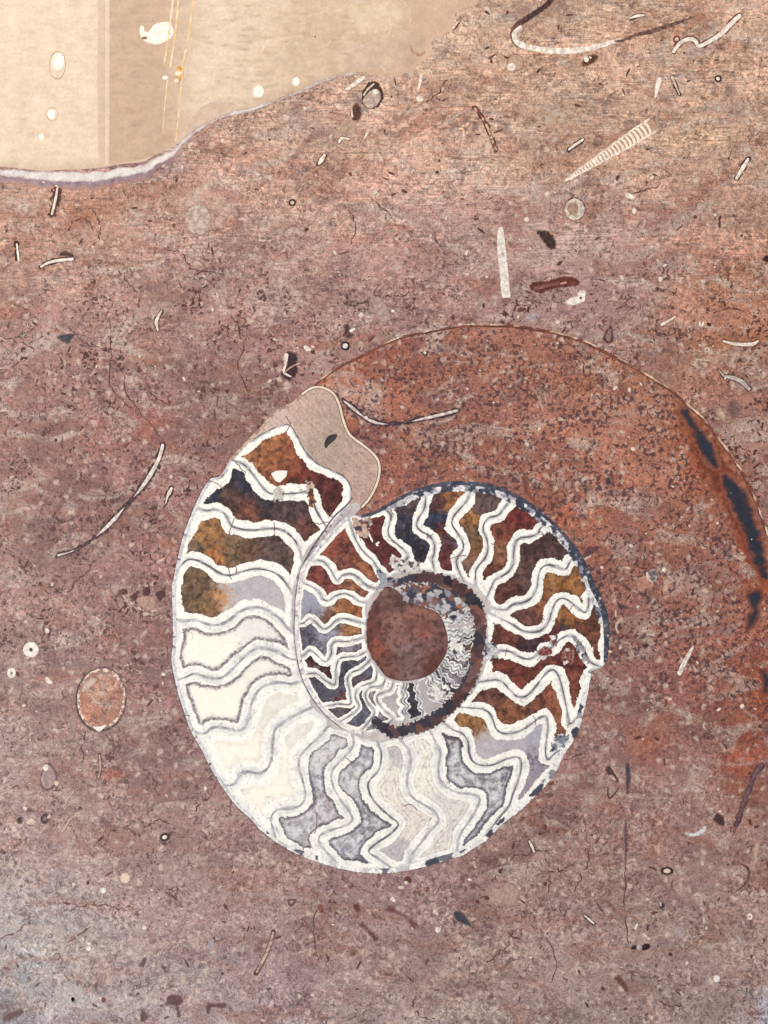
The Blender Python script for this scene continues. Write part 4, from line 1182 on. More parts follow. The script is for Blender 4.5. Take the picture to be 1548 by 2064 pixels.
def small(name, label, cat, group, parts, st=1.3, lift=0.0):
    """parts: list of (part name, kind, frame, data, colours, grow, jag); first is lowest"""
    root = None
    for i, (pn, kind, f, data, cl, grow, jag) in enumerate(parts):
        X, Y, F = mk_shape(kind, f, data, st)
        if isinstance(grow, tuple):        # ring between two growths
            F = np.minimum(F + grow[0], -(F + grow[1]))
        else:
            F = F + grow
        if jag:
            F = F + (fbm(X, Y, 5.5, 2, 1) - .5) * jag * 1.3
        if i == 0 and len(parts) > 1 and not isinstance(grow, tuple) and grow > 1:
            F = F + (fbm(X, Y, 13, 2, 3) - .46) * grow * 3.0
        c0, c1 = cl if isinstance(cl[0], tuple) else (cl, tuple(int(v * .86) for v in cl))
        if not (F > 0).any():
            continue
        if root is None:
            jj, ii = np.nonzero(F > 0)
            root = empty(name, float(X[jj, ii].mean()), float(Y[jj, ii].mean()))
            tag(root, label, cat, group)
        cf = mott(c0, c1, 10, .5, i)
        if i == 0 and group != G5:
            wd = 5.0 if cat in ("clast", "trace") else 3.2 if cat == "chip" else 1.6 if cat == "grain" else 0.9
            def cf(x, y, d, c0=c0, c1=c1, wd=wd, i=i):
                k = np.clip(d / wd + (fbm(x, y, 6, 3, 4) - .45) * 1.3, 0, 1)[:, None]
                return stone_col(x, y) * .92 * (1 - k) + mott(c0, c1, 8, .5, i)(x, y, d) * k
        field_mesh(pn, X, Y, F, M_MATRIX if pn == 'sediment' else M_SHELL, node(root), 0.00010 + lift + 0.00006 * i, cf, bw=2.0)
    return root

WHT = ((248, 238, 224), (220, 204, 190)); DKB = ((72, 40, 36), (52, 32, 32)); CRM = ((228, 208, 188), (202, 178, 160)); NVY = ((58, 58, 72), (84, 68, 72))
PAL = ((190, 176, 166), (168, 150, 142)); BRO = ((112, 66, 54), (92, 54, 48)); LLC = ((186, 178, 184), (160, 148, 152)); GRE = ((150, 138, 132), (126, 110, 106))
G1 = "shell slivers scattered in the slab"; G2 = "crinoid rings and dots in the slab"; G3 = "dark chips in the slab"; G4 = "pale grains in the slab"; G5 = "fossils in the cream vein"

def sliver(label, f, pts, R, core=WHT, rim=DKB, g=2.2, jag=1.5, cat="shell sliver", name="shell_sliver", group=G1):
    return small(name, label, cat, group, [("dark_rim", 'rib', f, (pts, R), rim, g, jag), ("shell", 'rib', f, (pts, R), core, -0.2, 0.6)])
def plain(name, label, cat, group, kind, f, data, cl, jag=1.5, part="body", **kw):
    return small(name, label, cat, group, [(part, kind, f, data, cl, 0, jag)], **kw)
def ringdot(label, f, x, y, r, hole=WHT, rim=DKB, cat="crinoid ring", ry=None, rot=0, rr=.48, name="crinoid_ring"):
    return small(name, label, cat, G2, [("ring", 'oval', f, (x, y, r, ry or r, rot), rim, 0, 1.2), ("centre", 'oval', f, (x, y, r * rr, (ry or r) * rr, rot), hole, 0, .6)])

# in the cream vein
small("comma_fossil", "white comma-shaped fossil with a curled tip in the cream vein", "fossil", G5,
      [("body", 'poly', '1', [(845,150),(865,160),(870,185),(895,185),(920,150),(965,132),(1015,132),(1040,165),(1040,210),(1005,245),(940,270),(880,255),(845,225),(835,185)], ((254,248,238),(248,238,222)), 0, .8), ("dark_pit", 'oval', '1', (868,228,6,3,-.1), ((150,120,96),(130,100,80)), 0, 0.5)])
small("oval_shell", "cream oval shell ring with a white core near the left edge", "shell", G5,
      [("ring", 'oval', '1', (345,392,17,29,.05), ((190,158,126),(206,178,144)), (0,-1.6), .6), ("core", 'oval', '1', (350,368,12,18,.05), ((254,248,238),(248,238,222)), 0, 1.0)])
small("round_shell", "small round shell with white centre below the oval ring", "shell", G5,
      [("ring", 'oval', '1', (314,685,12,14,0), ((196,164,132),(206,178,144)), (0,-1.4), .6), ("core", 'oval', '1', (310,685,8,10,0), ((254,248,238),(248,238,222)), 0, .8)])
plain("pale_grain", "tiny white dot low in the cream vein", "grain", G5, 'oval', '1', (248,820,5,6,0), ((254,248,238),(248,238,222)), .8)
small("amber_cluster", "amber and white cluster at the foot of the golden reflection streaks", "fossil", G5,
      [("amber", 'poly', '1', [(1050,410),(1080,395),(1105,420),(1098,465),(1075,500),(1048,500),(1058,460)], ((206,150,84),(224,176,116)), 0, 2), ("grain", 'oval', '1', (1070,440,6,5,0), ((248,236,214),(240,224,196)), 0, .8), ("grain", 'oval', '1', (1060,486,4,4,0), ((248,236,214),(240,224,196)), 0, .8)])
plain("pale_grain", "white oval grain left of the amber cluster", "grain", G5, 'oval', '1', (992,466,7,5,0), ((254,248,238),(248,238,222)), .8)
plain("pale_grain", "white round grain near the vein's lower right edge", "grain", G5, 'oval', '2', (32,548,11,12,0), ((254,248,238),(248,238,222)), .8)
plain("pale_grain", "white oval grain further right along the vein edge", "grain", G5, 'oval', '2', (258,490,7,9,.2), ((254,248,238),(248,238,222)), .8)
plain("pale_grain", "faint cream grain midway in the vein's upper part", "grain", G5, 'oval', '2', (52,280,7,6,0), ((232,212,184),(224,202,172)), .8)
plain("pale_grain", "small faint cream grain beside the cream circle", "grain", G5, 'oval', '2', (260,262,5,5,0), ((228,206,178),(220,198,168)), .8)
small("shell_circle", "faint cream crescent circle in the vein middle", "shell", G5,
      [("ring", 'oval', '2', (435,240,11,12,0), ((226,200,168),(216,188,154)), (0,-3.0), .8)])
small("shell_circle", "large faint pale circle at the vein's top right", "shell", G5,
      [("ring", 'oval', '2', (805,95,50,42,.2), ((224,196,160),(212,182,146)), (0,-2.2), 1.6), ("inner_line", 'rib', '2', ([(820,95),(828,160),(820,215)], [2.2,2.4,1.6]), ((232,208,176),(224,198,164)), 0, .8)])
sliver("short brown and white crescents at the vein's ragged right end", '2', [(945,270),(960,310),(1000,330),(1030,310)], [1.0,3.0,3.2,1.0], ((176,132,110),(196,156,134)), ((206,176,154),(190,156,136)), 1.4)
plain("pale_grain", "pale pointed chip beyond the vein's top right end", "grain", G5, 'poly', '2', [(1395,50),(1405,35),(1430,80),(1425,95),(1395,85)], CRM, .8)

# top field
small("bent_shell", "long hooked shell, dark at both ends and white at the bend", "shell", None,
      [("dark_rim", 'rib', '3', ([(300,-40),(240,30),(160,85),(90,130),(45,185),(50,245),(100,275),(200,293),(330,300),(450,292)], [5,6,6,7,7,6,5,5,5,4]), ((96,64,60),(120,84,74)), 0, 3.0),
       ("white_shell", 'rib', '3', ([(85,160),(48,200),(70,255),(150,283),(270,300),(400,298),(520,280),(620,252),(680,232)], [3,4.5,5.5,5.5,6,6,5,4,1.5]), WHT, 0, 2.5),
       ("dark_tip", 'rib', '3', ([(640,245),(700,235),(760,208),(850,188),(930,160),(1010,135),(1110,98)], [1.5,3,3,4.5,3.5,3,1]), ((98,70,68),(130,96,86)), 0, 3.0),
       ("dark_arm", 'rib', '3', ([(290,-30),(235,30),(165,82),(100,128)], [4,4.5,5,4.5]), ((88,60,60),(66,46,48)), 0, 2.0)])
sliver("wavy white shell shard with brown edges, far upper right", '3', [(990,305),(1025,258),(1075,232),(1115,238),(1140,272),(1200,246),(1265,205),(1325,145),(1378,95)], [3.5,4,4.2,4,3.6,4.2,5,5,4.5], WHT, ((120,70,50),(96,56,44)), 2.0, 3.0)
ringdot("brown ring just left of the wavy shard's end", '3', 1008, 232, 8, CRM, ((120,72,52),(104,62,48)))
small("round_shell", "round shell with brown outline and white lower half under the hook", "shell", G2,
      [("ring", 'oval', '3', (55,370,18,18,0), ((132,92,72),(112,76,62)), (0,-2.2), 1.4), ("shell", 'oval', '3', (55,370,15.5,15.5,0), ((196,164,138),(182,148,124)), 0, .8), ("white_part", 'oval', '3', (32,396,9,8,0), WHT, 0, 1.0)])
small("brown_chip", "dark brown blob with a white bead below the hooked shell", "chip", G3,
      [("chip", 'poly', '3', [(440,385),(465,335),(530,318),(548,345),(510,380),(460,395)], ((112,70,48),(86,54,42)), 0, 3), ("bead", 'oval', '3', (474,350,5,6,0), WHT, 0, .6)])
sliver("tiny dark-rimmed sliver above the hook's inner side", '3', [(730,110),(770,95),(815,90)], [1.5,3,2], WHT)
sliver("dark and white broken sliver right of the white drop", '3', [(980,455),(995,490),(1025,560)], [2.5,2.5,1.2], CRM)
ringdot("small bold black ring with white centre near the right edge", '3', 1253, 465, 8, WHT, ((66,40,38),(52,34,34)))
plain("white_drop", "white drop-shaped fossil above the striped cone", "fossil", G1, 'rib', '3', ([(905,470),(895,510),(882,575)], [5,5,2]), WHT, 1.0)
sliver("short white sliver with a dark foot, left of the striped cone", '3', [(370,885),(410,855),(455,825)], [2.0,3,2.5], WHT)
plain("dark_slit", "thin dark upright slit near the right edge", "chip", G3, 'rib', '3', ([(1342,850),(1330,900),(1312,955)], [1.5,2.6,1]), DKB, 1.0)
sliver("white rod with dark ends by the right edge, below the slit", '3', [(1430,940),(1400,990),(1362,1055)], [2.5,4.5,3], WHT)
plain("pale_grain", "small tan chip at the right edge beside the slit", "grain", G4, 'poly', '3', [(1475,745),(1500,720),(1520,715),(1500,745)], CRM, .8)
small("shell_ring", "thick whitish shell ring under the striped cone", "shell", G2,
      [("dark_rim", 'oval', '3', (405,1235,22,24,0), ((110,74,60),(90,60,52)), 0, 3), ("ring", 'oval', '3', (405,1237,20,21.5,0), ((222,206,190),(184,166,152)), 0, 2), ("centre", 'oval', '3', (395,1235,11,13,0), ((176,144,124),(150,122,106)), 0, 3)])
small("black_chip", "black oval chip right of the tall white rod", "chip", G3, [("chip", 'poly', '3', [(165,1355),(220,1360),(265,1375),(298,1430),(290,1470),(255,1475),(225,1440),(195,1400)], ((76,54,50),(58,42,42)), 0, 4)])
small("white_rod", "tall tapering white rod standing above the red chamber", "rod", None,
      [("rod", 'poly', 'P', [(1003,462),(1008,458),(1015,463),(1022,520),(1029,592),(1029,599),(1012,600),(1008,560),(1002,500)], ((236,228,216),(216,204,192)), 0, .8), ("foot_stain", 'oval', 'P', (1020,606,9,6,0), ((150,112,104),(130,96,92)), 0, 2)])
plain("pale_grain", "tiny white ring left of the striped cone's tip", "grain", G4, 'oval', '3', (245,1150,6,7,0), CRM, 1.5)
plain("pale_grain", "white dot right of the shell ring", "grain", G4, 'oval', '3', (757,1247,5,6,0), WHT, .8)
plain("pale_grain", "white dot left of the shell ring", "grain", G4, 'oval', '3', (120,1297,6,5,0), WHT, .8)
plain("pale_grain", "white ragged grain above and right of the shell ring", "grain", G4, 'poly', '3', [(700,1150),(730,1140),(760,1165),(745,1180),(715,1170)], WHT, 1.5)

# orthocone with its bands
oc = empty("striped_cone", 1240, 300)
tag(oc, "slender cone-shaped shell with fine white cross bands", "fossil")
ON = node(oc)
a0 = T('3', [(340,1075)])[0]; a1 = T('3', [(905,715)])[0]
ax = a1 - a0; Lx = np.hypot(*ax); ax = ax / Lx; nrm = np.array([-ax[1], ax[0]])
def half_w(s):
    return np.interp(s, [0, 30, 110, 175, Lx], [1.2, 5, 11, 15, 15.5])
Pl = np.array([a0 + ax * s for s in np.linspace(0, Lx, 24)])
X, Y = grid(Pl, 1.3, 22)
Sx = (X - a0[0]) * ax[0] + (Y - a0[1]) * ax[1]
Nx = (X - a0[0]) * nrm[0] + (Y - a0[1]) * nrm[1]
Fc = np.minimum(half_w(np.clip(Sx, 0, Lx)) - np.abs(Nx), np.minimum(Sx, Lx - Sx))
field_mesh("cone_wall", X, Y, Fc + (fbm(X, Y, 6, 2, 1) - .5) * 2, M_SHELL, ON, 0.00010,
           lambda x, y, d: (lambda k: stone_col(x, y) * (1 - k) + lin((186, 150, 126)) * (0.8 + .4 * fbm(x, y, 6, 3, 2))[:, None] * k)(np.clip(d / 5 + (fbm(x, y, 9, 3, 1) - .5), 0, 1)[:, None]))
for s in (-1, 1):
    Fe = np.minimum(2.0 - np.abs(Nx * s - (half_w(np.clip(Sx, 0, Lx)) - 1.5)), np.minimum(Sx, Lx - 14 - Sx))
    field_mesh("edge_line", X, Y, Fe + (fbm(X, Y, 7, 3, 2) - .55) * 4.0, M_SHELL, ON, 0.00017, mott((246, 232, 214), (222, 200, 180), 10))
s = 8.0; kk = 0
while s < Lx - 20:
    w = half_w(s)
    curve = Sx + (Nx / 14.0) ** 2 * 3.0
    Fr = np.minimum(1.5 + w * .07 - np.abs(curve - s), w - 2 - np.abs(Nx)) + (fbm(X, Y, 5, 3, 3) - .5) * 2.6 + (fbm(X, Y, 30, 2, 5) - .45) * 2.0
    sel = (np.abs(Sx - s) < 14)
    j0, j1 = np.nonzero(sel.any(1))[0][[0, -1]]; i0, i1 = np.nonzero(sel.any(0))[0][[0, -1]]
    sl = (slice(j0, j1 + 1), slice(i0, i1 + 1))
    field_mesh("cross_band", X[sl], Y[sl], np.where(sel, Fr, -1)[sl], M_SHELL, ON, 0.00017, mott((250, 238, 222), (236, 218, 200), 8, .5, kk))
    s += 5.0 + w * 0.30; kk += 1
Fm = np.minimum(7 - np.abs(Sx - (Lx - 2)), 16 - np.abs(Nx))
field_mesh("mouth", X, Y, Fm + (fbm(X, Y, 6, 2, 4) - .5) * 5, M_SHELL, ON, 0.00020, mott((182, 156, 142), (142, 112, 102), 7))

# upper middle
plain("white_rod", "short white rod just under the vein's edge", "rod", G1, 'rib', '2', ([(565,535),(612,502),(662,466)], [3.4,4,4]), WHT, .6, "rod")
plain("white_rod", "small white upright rod right of the cluster shell", "rod", G1, 'rib', '2', ([(1012,450),(1002,495),(990,540)], [3.4,3.2,1.8]), WHT, .6, "rod")
plain("pale_grain", "white dot right of the dark-rimmed cluster shell", "grain", G4, 'oval', '2', (1001,592,8,7,0), WHT, .8)
plain("dark_slit", "little dark V-shaped mark in the upper middle", "chip", G3, 'rib', '2', ([(1100,590),(1132,604),(1168,588)], [3,2.6,2.6]), DKB, 2.5)
small("cluster_shell", "dark-rimmed whitish shell cluster below the vein edge", "shell", None,
      [("dark_rim", 'poly', '2', [(655,580),(670,540),(700,500),(735,490),(775,550),(775,590),(740,640),(700,650),(665,630)], ((84,54,46),(60,40,38)), 2, 3), ("shell", 'poly', '2', [(660,600),(690,560),(720,535),(755,545),(765,590),(740,635),(700,648),(668,630)], ((206,186,168),(176,152,136)), 0, 2), ("bright_core", 'oval', '2', (738,550,6,5,.4), WHT, 0, 1.5), ("shell_edge", 'rib', '2', ([(665,570),(690,535),(725,505)], [2,2,1.6]), CRM, 0, .8)])
small("brown_chip", "dark brown blob beside the cluster shell", "chip", G3, [("chip", 'poly', '2', [(585,690),(590,640),(620,612),(650,640),(655,690),(640,725),(600,725)], ((96,64,54),(74,50,46)), 0, 4), ("cream_streak", 'rib', '2', ([(592,660),(596,700)], [1.6,2]), CRM, 0, .8)])  # cream streak on the left side of the chip
plain("pale_clast", "greyish round clast under the dark brown blob", "clast", G4, 'oval', '2', (570,762,15,15,0), ((188,160,138),(170,140,120)), 4)
sliver("white crescent shard near the upper centre", '2', [(515,855),(535,830),(578,835)], [2.0,3.4,1.4], WHT, ((130,84,64),(110,70,56)), 1.4)
plain("white_rod", "tiny white dash right of the crescent shard", "rod", G1, 'rib', '2', ([(692,788),(668,830)], [2,1.5]), WHT, .4, "rod")
sliver("almond-shaped white grain with dark rim left of centre top", '2', [(430,930),(412,958),(395,985)], [2.5,4.5,2], WHT, ((112,70,54),(92,58,48)))
small("brown_chip", "small rounded brown speck in the upper centre", "chip", G3, [("chip", 'poly', '2', [(778,780),(795,772),(815,790),(808,818),(790,810)], DKB, 0, 2), ("bead", 'oval', '2', (802,792,3,3.4,0), ((196,160,132),(180,142,118)), 0, .5)])
sliver("long dark curved rod with a white streak, upper centre right", '2', [(1332,650),(1370,700),(1405,760),(1432,830),(1456,905)], [3,2.2,2.6,2.4,2.4], ((216,178,150),(120,72,56)), ((96,56,46),(76,44,40)), 2.4)
ringdot("little dark ragged ring left of the upper centre", '2', 236, 1216, 8, CRM, ((72,48,46),(60,42,42)))
small("shell_arc", "thin pale arc of shell left of the brown patch above the red chamber", "shell", G1, [("arc", 'rib', '2', ([(620,1275),(560,1300),(540,1330),(570,1370),(610,1390)], [1.2,1.4,1.4,1.2,1]), ((206,176,156),(150,110,96)), 0, .8)])

# left field
sliver("dark lens with a white blade hanging below the vein rim", '1', [(345,1120),(335,1190),(312,1285)], [1.8,2.6,2.4], WHT, ((98,60,46),(78,46,40)), 5.5, 3)
sliver("upright white sliver with dark edges at the left border", 'P', [(34,492),(36,510),(38,526)], [1.6,2.4,2], WHT, DKB, 3.2, 2)
sliver("arched white shard with dark brown rim, left of the pale clast", '4', [(245,112),(300,85),(370,72),(435,66)], [2,2.8,3,3], WHT, ((92,56,46),(74,46,40)), 2.6, 2.0)
plain("brown_chip", "dark lump resting on the arched shard", "chip", G3, 'poly', '4', [(355,50),(365,20),(400,14),(450,40),(440,58),(400,55)], ((92,62,54),(72,50,46)), 2)
small("pale_clast", "round pale grey clast with a thin broken dark outline", "clast", None, [("outline", 'oval', '1', (1192,1322,27,32,0), ((112,80,72),(140,106,94)), 0, 3), ("clast", 'oval', '1', (1192,1320,25,30,0), ((204,184,168),(176,150,136)), 0, 8)])
sliver("white crescent sliver above the left middle of the slab", '4', [(970,375),(945,420),(938,450),(948,495)], [1.4,3.2,3.4,1.4], WHT, ((98,60,50),(80,50,44)), 2.0)
plain("black_chip", "bluish black triangular chip in the left field", "chip", G3, 'poly', '4', [(338,535),(380,515),(455,515),(430,550),(412,580),(370,562)], ((64,62,72),(86,80,86)), 2)
plain("dark_slit", "small black and white speckled dash in the left field", "chip", G3, 'rib', '4', ([(612,672),(650,676),(700,672)], [2,2.6,1.6]), DKB, 3)
sliver("long curved shard sweeping down left of the coil, white above and dark below", 'P', [(328,897),(322,920),(312,942),(300,962),(284,985),(268,1004),(250,1024),(232,1045),(212,1065),(190,1084),(165,1102),(140,1113),(118,1119)], [3,3.6,4,4.2,3,.2,.6,4.0,3.4,.2,.2,1.2,2.4], ((240,230,218),(206,190,180)), ((58,44,50),(92,62,64)), 3.8, 2.0, "shell sliver", "curved_shard")
plain("dark_slit", "dark slanting slit beside the long curved shard's middle", "chip", G3, 'rib', 'P', ([(248,996),(232,1010),(215,1026)], [1.6,2.4,1.4]), ((86,62,62),(70,50,52)), 1.2)
sliver("small white almond with a dark tail, just left of the coil", 'P', [(346,984),(341,994),(337,1002),(333,1020)], [2.5,4.0,2.0,.5], WHT, ((84,48,46),(66,40,40)), 2.6)
ringdot("white ring with a dark pit at the left edge", '7', 230, 1140, 16, ((70,50,50),(90,70,66)), ((246,238,228),(228,216,204)), rr=.24)
ringdot("smaller white ring with a dark pit below the larger one", '7', 86, 1314, 9, ((120,104,88),(140,120,104)), ((238,228,216),(220,206,192)), ry=11, rr=.3)
plain("white_chip", "little white rectangular chip right of the smaller ring", "chip", G4, 'poly', '7', [(330,1355),(350,1340),(395,1372),(385,1395),(365,1398),(335,1378)], WHT, .6, "chip")
plain("pale_grain", "white dot above the larger white ring", "grain", G4, 'oval', '7', (350,1000,5,6,0), WHT, 1)
small("oval_shell", "large oval shell ring filled with orange sediment, left of the coil", "shell", None,
      [("dark_ring", 'oval', '7', (748,1512,52,66,.10), ((72,54,58),(104,76,74)), 0, 2.5), ("pale_ring", 'oval', '7', (754,1506,48.5,62,.10), ((236,212,194),(150,118,110)), 0, 1.6), ("sediment", 'oval', '7', (750,1508,43.5,56,.10), ((178,126,106),(162,112,94)), 0, 2.5), ("pale_patch", 'poly', '7', [(640,1380),(690,1350),(720,1360),(690,1400),(640,1440),(610,1470),(615,1430)], ((206,182,164),(186,158,142)), 0, 3), ("bottom_chip", 'poly', '7', [(690,1715),(740,1712),(790,1700),(760,1735),(735,1750)], WHT, 0, 1)])
small("lens_shell", "tan lens-shaped shell with a thin curved line and dark blobs left of the coil", "shell", None,
      [("lens", 'poly', '7', [(1010,770),(1060,745),(1130,745),(1160,780),(1140,835),(1090,840),(1040,810)], ((186,150,134),(168,132,118)), 0, 2), ("curved_line", 'rib', '7', ([(905,725),(960,780),(1030,830),(1100,858),(1165,845)], [1,1.6,1.8,1.6,1]), ((214,186,168),(130,92,86)), 0, .6), ("dark_blob", 'oval', '7', (918,710,8,6,0), BRO, 0, 2), ("dark_blob", 'poly', '7', [(965,745),(1000,725),(1020,745),(995,775)], BRO, 0, 2), ("dark_blob", 'oval', '7', (1085,708,8,9,0), ((96,62,60),(82,54,54)), 0, 2), ("dark_blob", 'poly', '7', [(1155,720),(1200,700),(1225,725),(1205,765),(1180,770)], ((88,54,52),(74,48,48)), 0, 3)])
plain("pale_clast", "pale grey upright splinter below the oval shell ring", "clast", G4, 'poly', '7', [(520,1630),(570,1620),(575,1700),(545,1800),(510,1810),(515,1720)], ((168,142,132),(150,122,114)), 4)
plain("pale_clast", "pale ragged grain by the shard's lower part", "clast", G4, 'poly', '7', [(555,330),(600,268),(608,280),(580,330)], CRM, 2)

# centre top
small("dark_chip", "black chip holding a white forked shard, above the coil's mouth", "chip", G3, [("chip", 'poly', '5', [(195,630),(230,620),(270,640),(265,690),(272,740),(240,790),(215,800),(170,770),(165,740),(200,710)], ((70,50,52),(54,40,44)), 0, 4), ("shard", 'rib', '5', ([(200,645),(195,700),(185,745),(225,770)], [4,2,2.2,1.6]), WHT, 0, 1), ("shard", 'rib', '5', ([(190,745),(235,710),(285,690)], [1.6,1.6,1]), ((206,170,150),(170,130,116)), 0, .6)])
ringdot("bold black ring with a white eye above the living chamber's edge", '5', 553, 587, 10, WHT, ((60,42,44),(48,36,40)), rr=.52)
small("dark_chip", "dark smudge with a white fleck above the bold black ring", "chip", G3, [("chip", 'poly', '5', [(540,465),(565,452),(585,470),(580,500),(610,520),(590,545),(555,540),(530,530),(545,500)], ((74,56,60),(104,72,70)), 0, 4), ("fleck", 'poly', '5', [(580,495),(605,478),(612,488),(590,505)], WHT, 0, .8)])
plain("pale_grain", "white chip cluster between the two dark chips above the coil", "grain", G4, 'poly', '5', [(305,585),(330,590),(355,608),(335,622),(310,612)], WHT, 3)
plain("pale_grain", "white oval grain above the black smudge", "grain", G4, 'oval', '5', (648,402,5,6,0), WHT, .8)
plain("pale_grain", "white dot on the grey patch above the chamber", "grain", G4, 'oval', '5', (838,377,4,3.5,0), WHT, .8)
plain("pale_clast", "pale grey ragged patch above the living chamber", "clast", G4, 'poly', '5', [(700,300),(740,285),(790,330),(830,420),(780,445),(740,420),(720,350)], ((182,156,148),(160,132,124)), 8)
sliver("black and white curved rod lying inside the red chamber", '5', [(545,918),(600,962),(660,1010),(720,1042),(790,1056),(870,1052),(950,1040),(1030,1022),(1120,1002),(1225,975)], [1.5,3.4,1.6,3.2,1.2,.2,.6,3.0,3.0,2.6], ((232,218,206),(190,172,164)), ((58,50,60),(84,58,60)), 3.6, 2.0, "shell sliver", "curved_rod")
plain("dark_slit", "tiny hooked dark line in the red chamber", "chip", G3, 'rib', '5', ([(660,800),(672,782),(690,790),(685,805)], [.8,1,1,.7]), DKB, .5)
plain("pale_grain", "tiny white ring above the coil's top edge", "grain", G4, 'oval', '5', (1262,1320,6,6,0), ((206,160,140),(170,120,104)), 1.5)

# right field
small("brown_loop", "dark brown elongated loop of shell right of the tall white rod", "shell", None, [("loop", 'poly', '6', [(140,215),(180,195),(250,195),(320,170),(390,170),(435,195),(425,220),(370,230),(300,240),(240,255),(210,270),(160,255),(138,235)], ((90,46,42),(112,62,52)), 0, 3), ("inner_streak", 'rib', '6', ([(175,240),(240,222),(300,212),(350,208)], [3.4,3,2.4,2]), ((150,108,98),(124,80,74)), 0, 2), ("pink_tip", 'rib', '6', ([(325,212),(352,204)], [1.8,2]), ((214,160,140),(190,140,124)), 0, .5)])
small("white_chunk", "white ragged chunk below the brown loop", "grain", G4, [("chunk", 'poly', '6', [(345,325),(375,295),(415,285),(430,252),(470,250),(465,310),(430,330),(390,340)], WHT, 0, 2.5), ("pit", 'oval', '6', (441,296,2.6,2.6,0), BRO, 0, .5)])
plain("pale_grain", "bright white dot right of the white chunk", "grain", G4, 'oval', '6', (912,184,5,5.5,0), WHT, .8)
plain("pale_grain", "soft white grain just above the chamber's arc", "grain", G4, 'oval', '6', (304,437,6,5,0), CRM, 1.2)
plain("pale_grain", "pale grey smear above the chamber's arc", "grain", G4, 'oval', '6', (155,405,14,6,-.2), LLC, 3)
small("grey_teardrop", "grey teardrop chip just outside the chamber's arc", "chip", G3, [("rim", 'poly', '6', [(575,535),(590,490),(620,460),(632,500),(635,550),(605,562),(580,550)], ((92,66,64),(76,56,58)), 1.5, 2), ("body", 'poly', '6', [(590,530),(600,495),(618,475),(622,510),(615,545),(600,550)], ((150,120,112),(128,98,94)), 0, 1.5)])
sliver("small white dash right of the grey teardrop", '6', [(920,452),(960,430),(1000,405)], [3,2.6,1.6], WHT, ((150,100,84),(120,80,70)), 1.2)
small("white_hook", "tiny white hook with a black spot in the right field", "shell", G1, [("hook", 'rib', '6', ([(1145,435),(1148,458),(1160,458),(1166,438)], [2,2.4,2.4,2]), WHT, 0, .5), ("spot", 'oval', '6', (1200,452,5,3.4,.5), DKB, 0, 1)])
sliver("long thin white crescent by the right edge in an orange stain", '6', [(1285,550),(1340,565),(1400,570),(1455,568),(1492,548)], [2,3.2,3.6,4,1.6], WHT, ((120,74,50),(96,60,46)), 1.8)
ringdot("small pale ring below the white crescent", '6', 1187, 602, 6, ((150,110,90),(140,100,84)), CRM, rr=.4)
sliver("grey-white curved shard with dark outline by the right edge", '6', [(1255,715),(1285,755),(1330,765),(1385,785),(1435,832)], [.8,1.6,4,4.4,3.6], ((206,194,186),(176,162,156)), ((88,62,58),(74,54,54)), 2.0)
plain("brown_chip", "dark red half-moon speck near the right edge", "chip", G3, 'poly', '6', [(1265,320),(1285,308),(1303,330),(1295,345),(1270,347),(1282,332)], DKB, 1)
plain("black_chip", "black chip cut by the right edge", "chip", G3, 'poly', 'P', [(1534,524),(1543,514),(1560,512),(1560,532),(1545,530)], DKB, 1.5)
plain("pale_clast", "grey swirl-shaped clast beside the chamber's arc on the right", "clast", G4, 'poly', '6', [(1300,930),(1330,895),(1370,910),(1390,950),(1370,1000),(1330,1010),(1310,970)], ((128,98,98),(112,80,80)), 7)
plain("pale_clast", "pale chip touching the grey swirl clast", "clast", G4, 'poly', '6', [(1235,975),(1260,940),(1290,960),(1300,1010),(1280,1025)], ((196,170,152),(178,148,132)), 3)
plain("dark_chip", "dark leaf-shaped fleck low in the red chamber", "chip", G3, 'oval', '6', (604,1380,7,11,.0), ((76,56,58),(96,70,68)), 2)
small("snail_shell", "small round snail-like shell with a grey eye right of the coil", "shell", None, [("whorl", 'poly', '8', [(570,650),(590,610),(640,590),(700,640),(690,680),(640,690),(600,710)], ((184,138,122),(166,118,104)), 0, 3), ("eye", 'oval', '8', (688,592,11,14,.2), ((176,160,156),(110,96,100)), 0, 2), ("pale_rim", 'rib', '8', ([(650,570),(655,610),(690,640)], [2,2.6,1.4]), CRM, 0, .8)])
plain("dark_chip", "purple-black crescent right of the coil", "chip", G3, 'poly', '8', [(420,770),(440,790),(480,805),(525,825),(480,845),(440,848),(425,815)], ((74,50,60),(92,62,66)), 1.5)
plain("pale_grain", "white oval grain beside the snail-like shell", "grain", G4, 'oval', '8', (777,548,4.5,6,-.2), WHT, .8)
small("white_rod", "slim white rod lying right of the coil", "rod", G1, [("rod", 'rib', '8', ([(890,1315),(920,1250),(960,1175),(992,1115)], [5,5,4.4,2.4]), ((240,230,218),(200,184,174)), 0, .8)])
small("shell_sliver", "broken curved pale sliver close to the coil's right tip", "shell sliver", G1, [("shell", 'rib', '8', ([(415,850),(418,890)], [1.6,2]), CRM, 0, .6), ("shell", 'rib', '8', ([(455,920),(425,950),(420,980),(432,1012)], [1.6,2.6,2,2.4]), ((216,186,172),(190,156,144)), 0, .8)])
plain("dark_chip", "dark oval speck between the coil and the slim rod", "chip", G3, 'oval', '8', (637,1110,8,5,-.1), DKB, 1)
plain("dark_chip", "blue-black smear just right of the coil's upper flank", "chip", G3, 'poly', '8', [(135,140),(170,130),(205,155),(190,182),(170,160),(145,165)], ((74,60,72),(92,70,74)), 1.5)
